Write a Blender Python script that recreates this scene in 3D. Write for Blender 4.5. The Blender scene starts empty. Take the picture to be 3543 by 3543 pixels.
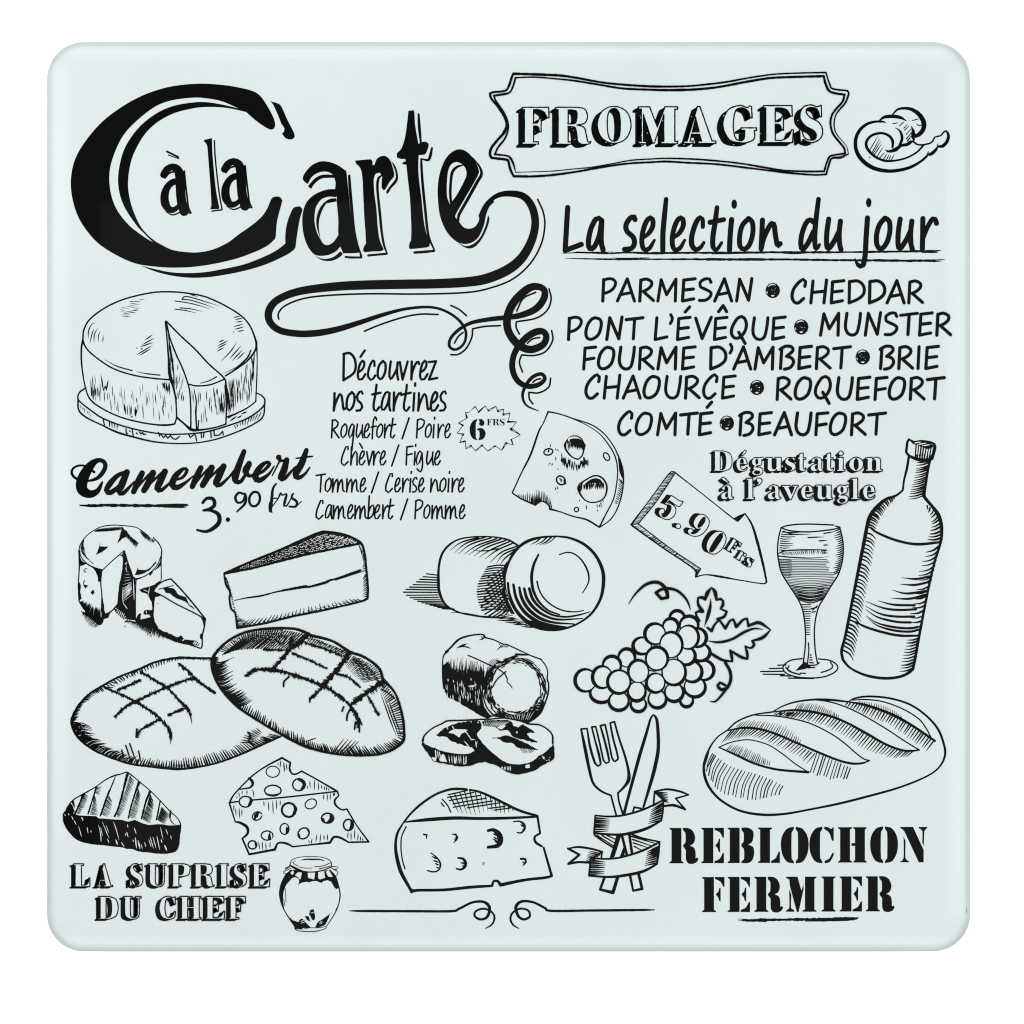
import bpy, math, random
from mathutils import Vector
from mathutils.geometry import tessellate_polygon

SC = bpy.context.scene
COL = SC.collection
U = 0.30 / 3202.0            # metres per unit of the board's layout sheet (board is 30 cm wide)
CX = CY = 1771.5             # sheet coordinates of the point under the camera
ZTOP = 0.0110                # height of the board's printed face above the table
RND = random.Random(7)

# ------------------------------------------------------------------ camera
cam_d = bpy.data.cameras.new('camera')
cam = bpy.data.objects.new('camera', cam_d)
COL.objects.link(cam)
CAM_H = 0.95
cam.location = (0, 0, ZTOP + CAM_H)
cam.rotation_euler = (0, 0, 0)
cam_d.sensor_width = 36
cam_d.lens = 36 * CAM_H / (3543 * U)
cam_d.clip_start = 0.01
cam_d.clip_end = 50
SC.cycles.filter_width = 1.15
SC.camera = cam

# ------------------------------------------------------------------ light
w = bpy.data.worlds.new('World')
SC.world = w
w.use_nodes = True
w.node_tree.nodes['Background'].inputs[0].default_value = (0.95, 1.0, 1.0, 1)
w.node_tree.nodes['Background'].inputs[1].default_value = 0.10


def softbox(name, loc, size, power, col=(1, 1, 1)):
    d = bpy.data.lights.new(name, 'AREA')
    d.shape = 'RECTANGLE'
    d.size, d.size_y = size
    d.energy = power
    d.color = col
    o = bpy.data.objects.new(name, d)
    COL.objects.link(o)
    o.location = loc
    o.rotation_euler = (Vector((0, 0, 0)) - Vector(loc)).to_track_quat('-Z', 'Y').to_euler()
    return o


softbox('softbox', (-0.70, 0.14, 0.50), (0.6, 1.0), 8.6)
softbox('softbox', (0.72, 0.04, 0.50), (0.6, 1.0), 8.0)
softbox('softbox', (0.0, 0.70, 0.50), (1.0, 0.6), 8.0)
softbox('softbox', (0.0, -0.70, 0.50), (1.0, 0.6), 7.9)
# dim overhead box added so its edge mirrors in the big C
top = softbox('softbox', (0.43, -0.47, 1.5), (1.546, 1.456), 1.3)
top.rotation_euler = (0, 0, 0)

vs = SC.view_settings
vs.view_transform = 'Standard'
vs.look = 'None'
vs.exposure = 0
vs.gamma = 1
vs.use_curve_mapping = False


# ------------------------------------------------------------------ materials
def mat(name, col, rough=0.5, coat=0.0, spec=0.5, vary=None, bump=None):
    m = bpy.data.materials.new(name)
    m.use_nodes = True
    nt = m.node_tree
    b = nt.nodes['Principled BSDF']
    b.inputs['Base Color'].default_value = (*col, 1)
    b.inputs['Roughness'].default_value = rough
    b.inputs['Specular IOR Level'].default_value = spec
    b.inputs['Coat Weight'].default_value = coat
    b.inputs['Coat Roughness'].default_value = 0.08
    if vary or bump:
        g = nt.nodes.new('ShaderNodeNewGeometry')
    if vary:
        sc, amt = vary
        mix = nt.nodes.new('ShaderNodeMix')
        mix.data_type = 'RGBA'
        mix.inputs['A'].default_value = (*[c * (1 - amt) for c in col], 1)
        mix.inputs['B'].default_value = (*[min(1, c * (1 + amt)) for c in col], 1)
        tot = None
        for s, k in ((sc, 0.45), (sc * 0.012, 0.55)):
            n = nt.nodes.new('ShaderNodeTexNoise')
            n.inputs['Scale'].default_value = s
            n.inputs['Detail'].default_value = 2
            nt.links.new(g.outputs['Position'], n.inputs['Vector'])
            mu = nt.nodes.new('ShaderNodeMath')
            mu.operation = 'MULTIPLY_ADD'
            mu.inputs[1].default_value = k
            nt.links.new(n.outputs['Fac'], mu.inputs[0])
            if tot is None:
                mu.inputs[2].default_value = 0
            else:
                nt.links.new(tot.outputs[0], mu.inputs[2])
            tot = mu
        nt.links.new(tot.outputs[0], mix.inputs['Factor'])
        nt.links.new(mix.outputs['Result'], b.inputs['Base Color'])
    return m


M_PAPER = mat('mint_glass', (0.352, 0.390, 0.390), 0.25, 0.0, 0.25, vary=(1500, 0.06))
M_EDGE = mat('glass_edge_painted_shade', (0.265, 0.312, 0.306), 0.35, 0.0, 0.25, vary=(2600, 0.03))  # glass tint with the bevel's shading painted in as darker colour
M_RIM = mat('glass_rim_painted_shade', (0.318, 0.360, 0.356), 0.35, 0.0, 0.25, vary=(2600, 0.03))  # middle step of the painted bevel shading
M_INK = mat('black_ink', (0.0012, 0.0014, 0.0014), 0.03, 0.0, 0.36, vary=(1800, 0.3))
M_TABLE = mat('white_table', (0.94, 0.94, 0.94), 0.8, 0, 0.2, vary=(40, 0.004))


# ------------------------------------------------------------------ drawing on the board
class Sheet:
    pass


G = Sheet()
G.x0 = G.y0 = 0.0
G.k = 1.0
G.dx = G.dy = 0.0
G.parent = None
G.mesh = None
LAYER = 3.0e-6
GAIN = (1.05, 0.5)              # the print's ink spread


def frame(x0, y0, wide, dx=0, dy=0):
    """a window of the layout sheet, 1932 units across"""
    G.x0, G.y0, G.k, G.dx, G.dy = x0, y0, wide / 1932.0, dx, dy


def flush():
    if G.mesh is None:
        return
    name, par, v, f, mi, lab = G.mesh
    me = bpy.data.meshes.new(name)
    me.from_pydata(v, [], f)
    me.materials.append(M_INK)
    me.materials.append(M_PAPER)
    me.polygons.foreach_set('material_index', mi)
    me.update()
    o = bpy.data.objects.new(name, me)
    COL.objects.link(o)
    o.parent = par
    if lab:
        o['label'] = lab
    G.last = o
    G.mesh = None
    return o


def part(name, label=None, z=1):
    """start a new printed part of the board"""
    flush()
    G.z = z
    G.n = 0
    G.kind = 0
    G.mesh = (name, G.root, [], [], [], label)
    G.top = None


def sub(name, label=None):
    """start a piece of the current printed part"""
    o = flush()
    if G.top is None:
        G.top = o
    G.mesh = (name, G.top, [], [], [], label)


def w2(x, y):
    return ((G.x0 + (x + G.dx) * G.k - CX) * U, (CY - G.y0 - (y + G.dy) * G.k) * U)


def put(poly, faces, ink, rise=None):
    kind = 0 if ink else 1
    if kind != G.kind:
        G.z += 1
        G.kind = kind
    G.n += 1 if rise is None or rise else 0
    z = ZTOP + G.z * LAYER + G.n * 2.0e-7
    v, f, mi = G.mesh[2], G.mesh[3], G.mesh[4]
    b = len(v)
    for i, (x, y) in enumerate(poly):
        X, Y = w2(x, y)
        v.append((X, Y, z + (rise[i] if rise else 0)))
    for q in faces:
        a = sum(v[b + q[i]][0] * v[b + q[(i + 1) % len(q)]][1] - v[b + q[(i + 1) % len(q)]][0] * v[b + q[i]][1] for i in range(len(q)))
        if abs(a) < 1e-14:
            continue
        f.append(tuple(b + i for i in (q if a > 0 else reversed(q))))
        mi.append(kind)


def P(s):
    """'x,y x,y,width x,y!' -> points (x, y, width or None, corner)"""
    if not isinstance(s, str):
        return [(p[0], p[1], p[2] if len(p) > 2 else None, False) for p in s]
    out = []
    for t in s.split():
        c = t.endswith('!')
        q = t.rstrip('!').split(',')
        out.append((float(q[0]), float(q[1]), float(q[2]) if len(q) > 2 else None, c))
    return out


def cr(p0, p1, p2, p3, t):
    t2, t3 = t * t, t * t * t
    return tuple(0.5 * (2 * b + (c - a) * t + (2 * a - 5 * b + 4 * c - d) * t2 + (3 * b - a - 3 * c + d) * t3)
                 for a, b, c, d in zip(p0, p1, p2, p3))


def smooth(pts, closed=False, step=7.0):
    """list of runs of (x, y, w); a run ends at every corner point"""
    n = len(pts)
    ws = [p[2] for p in pts]
    known = [i for i in range(n) if ws[i] is not None]
    if not known:
        ws = [1.0] * n
    else:
        for i in range(n):
            if ws[i] is None:
                a = [k for k in known if k < i]
                b = [k for k in known if k > i]
                if a and b:
                    a, b = a[-1], b[0]
                    ws[i] = ws[a] + (ws[b] - ws[a]) * (i - a) / (b - a)
                else:
                    ws[i] = ws[a[-1]] if a else ws[b[0]]
    q = [(pts[i][0], pts[i][1], ws[i]) for i in range(n)]
    cor = [p[3] for p in pts]
    if closed:
        if any(cor):
            s = cor.index(True)
            q = q[s:] + q[:s] + [q[s]]
            cor = cor[s:] + cor[:s] + [True]
            closed = False
        else:
            q = q + [q[0]]
            cor = cor + [False]
    m = len(q)
    runs, cur = [], [q[0]]
    for i in range(m - 1):
        p1, p2 = q[i], q[i + 1]
        if i > 0 and not cor[i]:
            p0 = q[i - 1]
        elif i == 0 and closed:
            p0 = q[m - 2]
        else:
            p0 = tuple(2 * a - b for a, b in zip(p1, p2))
        if i + 2 < m and not cor[i + 1]:
            p3 = q[i + 2]
        elif i + 2 == m and closed:
            p3 = q[1]
        else:
            p3 = tuple(2 * a - b for a, b in zip(p2, p1))
        d = math.hypot(p2[0] - p1[0], p2[1] - p1[1]) * G.k
        straight = (i == 0 or cor[i]) and (i + 2 == m or cor[i + 1]) and not closed
        ns = max(1, min(14, int(d / step)))
        if straight and G.wob == 0:
            ns = 1
        for j in range(1, ns + 1):
            cur.append(cr(p0, p1, p2, p3, j / ns))
        if cor[i + 1] and i + 1 < m - 1:
            runs.append(cur)
            cur = [q[i + 1]]
    runs.append(cur)
    return runs


G.wob = 0.0


def F(s, ink=True, holes=(), wob=0.0):
    """a filled outline"""
    G.wob = wob
    loops = []
    for h in (s,) + tuple(holes):
        lp = []
        for r in smooth(P(h), True):
            lp += r[:-1]
        if wob:
            lp = [(x + RND.gauss(0, wob), y + RND.gauss(0, wob), 0) for x, y, _ in lp]
        loops.append([Vector((p[0], p[1], 0)) for p in lp])
    G.wob = 0.0
    flat = [(p.x, p.y) for lp in loops for p in lp]
    put(flat, tessellate_polygon(loops), ink)


def ribbon(run, ink, cap=True):
    pts = [run[0]]
    for p in run[1:]:
        if math.hypot(p[0] - pts[-1][0], p[1] - pts[-1][1]) > 0.05:
            pts.append(p)
    n = len(pts)
    if n < 2:
        return
    L, R = [], []
    for i in range(n):
        a, b = pts[max(0, i - 1)], pts[min(n - 1, i + 1)]
        dx, dy = b[0] - a[0], b[1] - a[1]
        l = math.hypot(dx, dy) or 1
        h = pts[i][2] / 2
        L.append((pts[i][0] - dy / l * h, pts[i][1] + dx / l * h))
        R.append((pts[i][0] + dy / l * h, pts[i][1] - dx / l * h))
    v = L + R
    f = [(i, i + 1, n + i + 1, n + i) for i in range(n - 1)]
    if cap:
        for e, o in ((0, 1), (n - 1, n - 2)):
            h = pts[e][2] / 2
            if h * G.k < 0.8:
                continue
            dx, dy = pts[e][0] - pts[o][0], pts[e][1] - pts[o][1]
            a = math.atan2(dy, dx)
            b = len(v)
            k = 5 if h * G.k < 5 else 8
            v += [(pts[e][0] + h * math.cos(a + t), pts[e][1] + h * math.sin(a + t))
                  for t in [-math.pi / 2 + math.pi * j / k for j in range(k + 1)]]
            f.append(tuple(range(b, b + k + 1)))
    put(v, f, ink, [2e-6 * (i % n) / n for i in range(2 * n)] + [2e-6] * (len(v) - 2 * n))


def S(s, w=10, taper='', closed=False, ink=True, wob=0.0, step=7.0, cap=True, fine=False):
    """a pen stroke; taper: 's' thin start, 'e' thin end, 'b' both; wob: roughness of a dry pen"""
    G.wob = wob
    p = P(s)
    if all(q[2] is None for q in p):
        p = [(q[0], q[1], w, q[3]) for q in p]
    runs = smooth(p, closed, 3.5 if wob else step)
    G.wob = 0.0
    for ri, r in enumerate(runs):
        n = len(r)
        if (taper or wob) and n < 6:
            a, b = r[0], r[-1]
            if n == 2:
                r = [tuple(a[k] + (b[k] - a[k]) * j / 6 for k in range(3)) for j in range(7)]
                n = 7
        out = []
        for i, (x, y, ww) in enumerate(r):
            t = i / max(1, n - 1)
            if taper == 's' and ri == 0:
                ww *= 0.15 + 0.85 * min(1, t * 2)
            elif taper == 'e' and ri == len(runs) - 1:
                ww *= 0.15 + 0.85 * min(1, (1 - t) * 2)
            elif taper == 'b':
                ww *= 0.12 + 0.88 * min(1, 3 * t, 3 * (1 - t))
            if wob:
                ww *= 1 + RND.uniform(-wob, wob)
                x += RND.gauss(0, wob * ww * 0.12)
                y += RND.gauss(0, wob * ww * 0.12)
            out.append((x, y, ww if fine else ww * GAIN[0] + GAIN[1] / G.k))
        ribbon(out, ink, cap)


def SS(many, w=10, taper='', **kw):
    """several strokes, separated by ;"""
    for s in many.split(';'):
        if s.strip():
            S(s, w, taper, **kw)


def ell(cx, cy, rx, ry, rot=0, n=12, a0=0, a1=360):
    c, s = math.cos(math.radians(rot)), math.sin(math.radians(rot))
    full = abs(a1 - a0) >= 360
    out = []
    for i in range(n if full else n + 1):
        a = math.radians(a0 + (a1 - a0) * i / n)
        x, y = rx * math.cos(a), ry * math.sin(a)
        out.append((cx + x * c - y * s, cy + x * s + y * c))
    return out


def D(cx, cy, rx, ry=None, rot=0, ink=True):
    F(ell(cx, cy, rx, ry or rx, rot), ink)


def C(cx, cy, rx, ry=None, w=8, rot=0, a0=0, a1=360, taper='', wob=0):
    S(ell(cx, cy, rx, ry or rx, rot, 12, a0, a1), w, taper, closed=abs(a1 - a0) >= 360, wob=wob)


def along(line, ts):
    run = [p for r in smooth(P(line)) for p in r]
    d = [0]
    for a, b in zip(run, run[1:]):
        d.append(d[-1] + math.hypot(b[0] - a[0], b[1] - a[1]))
    out = []
    for t in ts:
        s = max(0, min(1, t)) * d[-1]
        i = 0
        while i < len(d) - 2 and d[i + 1] < s:
            i += 1
        q = (s - d[i]) / ((d[i + 1] - d[i]) or 1)
        out.append((run[i][0] + (run[i + 1][0] - run[i][0]) * q, run[i][1] + (run[i + 1][1] - run[i][1]) * q))
    return out


def H(A, B, n, w=6, taper='e', jit=0.15, bend=0.0, cut=0.0, ink=True, wob=0.0):
    """n hatching strokes from line A to line B; cut: how much of their length may be missing at the far end"""
    n = max(2, round(n * 0.88))
    ts = [(i + 0.5 + RND.uniform(-jit, jit)) / n for i in range(n)]
    pa = along(A, ts)
    pb = along(B, [t + RND.uniform(-jit, jit) / n for t in ts])
    for a, b in zip(pa, pb):
        c = 1 - RND.uniform(0, cut)
        b = (a[0] + (b[0] - a[0]) * c, a[1] + (b[1] - a[1]) * c)
        dx, dy = b[0] - a[0], b[1] - a[1]
        m = ((a[0] + b[0]) / 2 - dy * bend, (a[1] + b[1]) / 2 + dx * bend)
        ww = w * RND.uniform(0.8, 1.2) * 0.9
        e = {'e': 0.3, 'b': 0.3}.get(taper, 1)
        s0 = 0.3 if taper == 'b' else 1
        S([(a[0], a[1], ww * s0), (m[0], m[1], ww * (0.85 if taper == 'e' else 1)), (b[0], b[1], ww * e)], ink=ink, wob=wob, fine=True)


def flecks(n, x0, y0, x1, y1, r=4, ink=False):
    for _ in range(n):
        x, y = RND.uniform(x0, x1), RND.uniform(y0, y1)
        a = RND.uniform(0, 3.1)
        l = r * RND.uniform(0.5, 2)
        S([(x, y), (x + l * math.cos(a), y + l * math.sin(a))], r * RND.uniform(0.5, 1), ink=ink, cap=False)


# ------------------------------------------------------------------ the board itself
def rounded_loop(x0, y0, x1, y1, r, z, n=16):
    out = []
    for cx, cy, a0 in ((x1 - r, y1 - r, 0), (x0 + r, y1 - r, 90), (x0 + r, y0 + r, 180), (x1 - r, y0 + r, 270)):
        for i in range(n + 1):
            a = math.radians(a0 + 90 * i / n)
            out.append((cx + r * math.cos(a), cy + r * math.sin(a), z))
    return out


def mesh_obj(name, v, f, mats, parent=None, smooth_it=False):
    me = bpy.data.meshes.new(name)
    me.from_pydata(v, [], f)
    for m in mats:
        me.materials.append(m)
    if smooth_it:
        me.polygons.foreach_set('use_smooth', [True] * len(me.polygons))
    me.update()
    o = bpy.data.objects.new(name, me)
    COL.objects.link(o)
    o.parent = parent
    return o


table = mesh_obj('table_surface', [(-3, -3, 0), (3, -3, 0), (3, 3, 0), (-3, 3, 0)], [(0, 1, 2, 3)], [M_TABLE])
table['kind'] = 'structure'

board = bpy.data.objects.new('cutting_board', None)
COL.objects.link(board)
board['label'] = 'square pale mint glass cutting board printed with black cheese drawings and French menu lettering'
board['category'] = 'cutting board'
G.root = board

BX0, BX1 = (158 - CX) * U, (3361 - CX) * U
BY0, BY1 = (CY - 3296) * U, (CY - 141) * U
BR = 128 * U


def ring(inset, z):
    return rounded_loop(BX0 + inset, BY0 + inset, BX1 - inset, BY1 - inset, max(0.002, BR - inset), z)


def loft(name, prof, mats, cap_first=False, cap_last=False):
    v, f = [], []
    for ins, z in prof:
        v += ring(ins, z)
    n = len(v) // len(prof)
    for k in range(len(prof) - 1):
        for i in range(n):
            j = (i + 1) % n
            f.append((k * n + i, k * n + j, (k + 1) * n + j, (k + 1) * n + i))
    if cap_first:
        f.append(tuple(reversed(range(n))))
    if cap_last:
        f.append(tuple(range((len(prof) - 1) * n, len(prof) * n)))
    return mesh_obj(name, v, f, mats, board, True)


T = 0.004                                    # glass thickness
EB = 0.0085                                  # where the flat top begins
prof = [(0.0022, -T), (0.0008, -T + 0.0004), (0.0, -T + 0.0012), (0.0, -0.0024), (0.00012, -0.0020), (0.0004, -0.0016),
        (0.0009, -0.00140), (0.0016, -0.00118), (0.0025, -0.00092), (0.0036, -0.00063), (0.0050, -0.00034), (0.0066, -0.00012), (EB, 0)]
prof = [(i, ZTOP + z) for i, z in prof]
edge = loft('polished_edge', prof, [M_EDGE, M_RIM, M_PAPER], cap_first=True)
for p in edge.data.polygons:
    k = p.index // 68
    p.material_index = 0 if k < 7 or p.index >= 68 * 12 else (1 if k < 8 else 2)  # rings step from painted bevel shade to the plain glass colour
panel = mesh_obj('glass_panel', ring(EB, ZTOP), [tuple(range(68))], [M_PAPER], board)
for sx in (-1, 1):
    for sy in (-1, 1):
        v, f = [], []
        for r, z in ((0.005, 0.0), (0.006, 0.0008), (0.006, ZTOP - T)):
            v += [(sx * 0.13 + r * math.cos(i * math.pi / 12), sy * 0.128 + r * math.sin(i * math.pi / 12), z) for i in range(24)]
        for k in range(2):
            f += [(k * 24 + i, k * 24 + (i + 1) % 24, k * 24 + 24 + (i + 1) % 24, k * 24 + 24 + i) for i in range(24)]
        f.append(tuple(reversed(range(24))))
        mesh_obj('rubber_foot', v, f, [M_TABLE], board)
# ------------------------------------------------------------------ big title lettering
part('title_lettering', 'large swash lettering reading à la Carte with drop shadow lines')
frame(200, 260, 900)
F("1410,285! 1480,345 1555,395 1590,405 1613,385 1608,330 1560,235 1500,150 1430,112 1300,83 1180,68 1060,63 920,72 780,98 620,155 460,245 320,355 205,490 130,620 98,760 105,900 150,1050 230,1175 320,1265 450,1345 580,1400 720,1422 850,1430 1000,1425 1160,1402 1320,1365 1460,1315 1560,1265 1615,1215! 1620,1190 1630,1080 1668,930 1655,908 1625,900 1590,912 1575,945 1550,1000 1510,1055 1440,1115 1340,1185 1260,1245 1150,1295 1050,1315 970,1315 860,1300 780,1265 700,1215 620,1130 570,1030 535,920 522,800 540,660 580,550 650,435 740,350 860,285 990,250 1100,237 1250,243 1400,275")
F("1340,246! 1210,192 1080,170 1000,168 860,185 740,225 620,310 500,430 425,570 385,720 393,870 440,1000 530,1115 640,1200 705,1240! 645,1180 580,1110 490,970 450,830 455,690 500,535 600,390 730,285 860,228 1000,203 1100,200 1220,218", ink=False)
F("1575,192! 1640,212 1665,240 1700,320 1755,430 1757,465 1740,477 1715,478 1690,468 1665,435! 1680,420 1683,395 1660,360 1640,310 1600,220")
F("610,1412! 700,1435 830,1462 960,1470 1100,1462 1250,1435 1400,1400 1560,1335 1640,1290 1690,1250! 1690,1180 1705,1090 1740,1000 1765,978 1800,975 1818,995 1800,1060 1785,1140 1770,1240 1765,1280 1745,1305 1690,1340 1560,1400 1400,1450 1200,1490 1050,1505 920,1500 800,1480 700,1450")
for dx, dy in ((0, 0), (452, -40)):
    frame(200, 260, 900, dx, dy)
    S("784,740,46 808,702,48 850,682,50 888,700,60 906,748,66 910,830,66 918,930,66 938,1012,66")
    S("905,778,22 855,790,38 815,828,46 792,890,54 798,962,54 840,1002,46 885,985,32 912,940,20")
    F("915,985! 968,980! 978,1016! 928,1022!")
    SS("885,803,9 845,825,9 822,870,9 820,930,9 840,985,4; 940,712,12 948,800,12 960,900,12 970,980,12 990,1024,10; 930,1022 988,1024; 800,1013,4 850,1038,10 900,1022,10 920,1003,8; 795,762,16 830,726,14 885,716,10", 11)
frame(200, 260, 900)
SS("810,567 895,608", 13)
SS("820,592 900,622", 7)
F("1088,480! 1145,467! 1150,600 1175,850 1200,985! 1195,995 1132,997! 1140,970 1135,850 1120,650 1108,520 1085,495")
SS("1163,487 1170,620 1195,850 1220,1000!  1145,1010", 10)
frame(1000, 360, 700)
F("548,640! 570,850 590,1050 610,1220 640,1350 668,1405! 665,1420 600,1425 515,1425! 490,1360! 470,1240 470,1100 455,930 455,880 440,810 445,760 430,700 400,660 340,645 270,660 215,700 180,765! 150,745 130,710 150,660 210,590 290,550 370,550 460,580")
F("440,812! 370,815 290,840 215,885 160,950 130,1050 128,1160 145,1270 185,1370 240,1435 300,1450 380,1440 450,1405 490,1362! 500,1300! 470,1250! 430,1310 380,1345 335,1340 300,1290 265,1220 245,1130 245,1060 260,980 310,910 380,885 450,890! 470,850!")
F("450,900! 390,905 330,945 285,1010 262,1090 265,1180 300,1290! 285,1180 292,1090 320,1010 355,950! 455,930!")
F("180,785! 210,812! 250,755 320,710 440,705! 425,680 360,672 300,680 240,715")
SS("575,685,22 582,800,26 600,1000,26 620,1200,24 650,1340,22 690,1445,14; 540,1460,18 590,1465,20 692,1465,18; 672,1400,4 688,1455,20")
F("245,1445! 310,1475 380,1475 440,1450 490,1405! 515,1430 480,1465 420,1495 360,1500 300,1485")
F("630,540! 780,527 795,540 800,585! 815,580 840,520 890,495 930,500 970,545 1000,640 1003,690 960,745 920,815 905,825 885,800 885,740 890,690! 865,655! 830,665 810,720 815,850 835,1000 845,1150 865,1290 905,1390! 880,1405 800,1408 720,1415 707,1400 715,1360 735,1330! 728,1200 720,1100 710,900 700,700 680,610 640,570")
F("975,540! 1020,600 1042,690 1030,745 975,805 950,850 930,858! 930,830 970,775 1015,715 1015,650")
SS("888,680,12 858,702,22 845,760,24 847,850,22 868,1050,24 885,1220,22 908,1350,20 938,1430,12; 757,1446 840,1438 932,1430", 20)
F("1140,65! 1190,58 1197,75 1205,200 1235,380! 1265,362 1310,360 1335,380 1325,430 1300,480 1240,487! 1235,560 1240,700 1265,900 1285,1100 1310,1230 1345,1310! 1340,1360 1310,1370 1155,1385 1145,1370 1150,1330 1165,1300! 1168,1200 1165,1100 1155,900 1135,720 1120,580! 1085,575 1080,560 1115,545! 1110,525 1070,525 1035,515 1030,470 1070,430 1105,330 1125,200")
SS("1237,97,18 1245,230,26 1258,365,18; 1365,420,18 1350,490,26 1330,535,24 1272,525,12; 1263,525,18 1265,600,22 1275,750,24 1300,1000,24 1330,1250,22 1388,1395,14; 1197,1418,22 1290,1412,24 1386,1402,20")
F("1810,620 1760,520 1690,450 1625,432 1560,455 1490,530 1440,660 1420,800 1425,950 1445,1080 1500,1210 1580,1300 1660,1335 1740,1325 1810,1270 1860,1160 1885,1050 1915,980 1960,935! 1935,880! 1890,950 1825,1040 1810,1120 1770,1175 1710,1190 1660,1170 1615,1110 1588,1080 1600,1040 1680,900 1800,690")
F("1535,955! 1600,870 1670,740 1695,670 1680,605 1645,570! 1600,553 1550,575 1520,640 1508,760 1510,880", ink=False)
SS("1665,582,10 1605,600,22 1562,645,26 1547,720,24 1540,850,24 1548,958,20; 1755,510,4 1820,600,18 1838,670,26 1800,740,28 1700,920,28 1622,1060,26 1618,1110,20")
F("1900,1060! 1915,1100 1890,1190 1840,1290 1780,1360 1720,1380 1660,1360 1610,1320! 1680,1355 1750,1340 1820,1280 1870,1180 1890,1110")
sub('swash_flourish')
frame(900, 640, 1060)
S("1395,195,34 1425,125,24 1490,70,28 1570,54,36 1660,72,42 1715,140,46 1735,240,46 1712,350,50 1650,460,56 1560,535,60 1430,590,60 1300,612,58 1100,623,56 900,626,56 600,633,54 400,648,50 230,675,46 110,725,44 57,790,46 60,860,42 120,915,40 230,937,40 350,935,40 480,912,36 620,870,30 770,820,24 900,785,18 1030,770,16 1120,778,15 1200,812,15 1265,865,17 1298,930,16 1285,1000,16 1235,1038,16 1195,1020,18 1200,970,18 1250,915,20 1330,870,22 1440,848,26 1560,835,30 1650,820,36 1740,780,42 1790,715,42 1790,660,38 1740,640,42 1680,660,48 1600,740,50 1560,830,48 1565,920,46 1620,1000,48 1700,1038,46 1780,1010,42 1805,960,38 1785,925,38 1730,930,42 1660,980,40 1605,1060,36 1590,1150,36 1620,1230,34 1680,1268,32 1750,1262,28 1795,1225,24 1775,1192,22 1720,1210,22 1675,1265,20 1655,1330,16 1680,1390,12 1755,1425,5")
SS("1750,90 1785,170 1795,260 1770,380 1700,500 1590,595 1450,650 1300,678 1000,688 700,686 450,695 280,715 160,760 115,810 118,845; 658,922 760,880 900,835 1010,815 1122,817; 1203,760 1255,785 1302,825; 1515,887 1420,892 1340,907!  1335,960 1300,1030 1250,1068 1203,1070; 1225,998 1250,955 1280,930; 1618,795 1660,715 1738,677; 1822,655 1835,720 1810,790 1740,840 1620,862; 1615,865 1615,900 1635,940; 1838,918 1845,980 1800,1050 1730,1075 1650,1072; 1685,998 1720,970 1763,962; 1648,1075 1635,1120 1655,1180; 1832,1218 1820,1275 1760,1310 1695,1308; 1720,1245 1740,1228 1768,1222; 1695,1312 1698,1350 1720,1380", 10)

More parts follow.
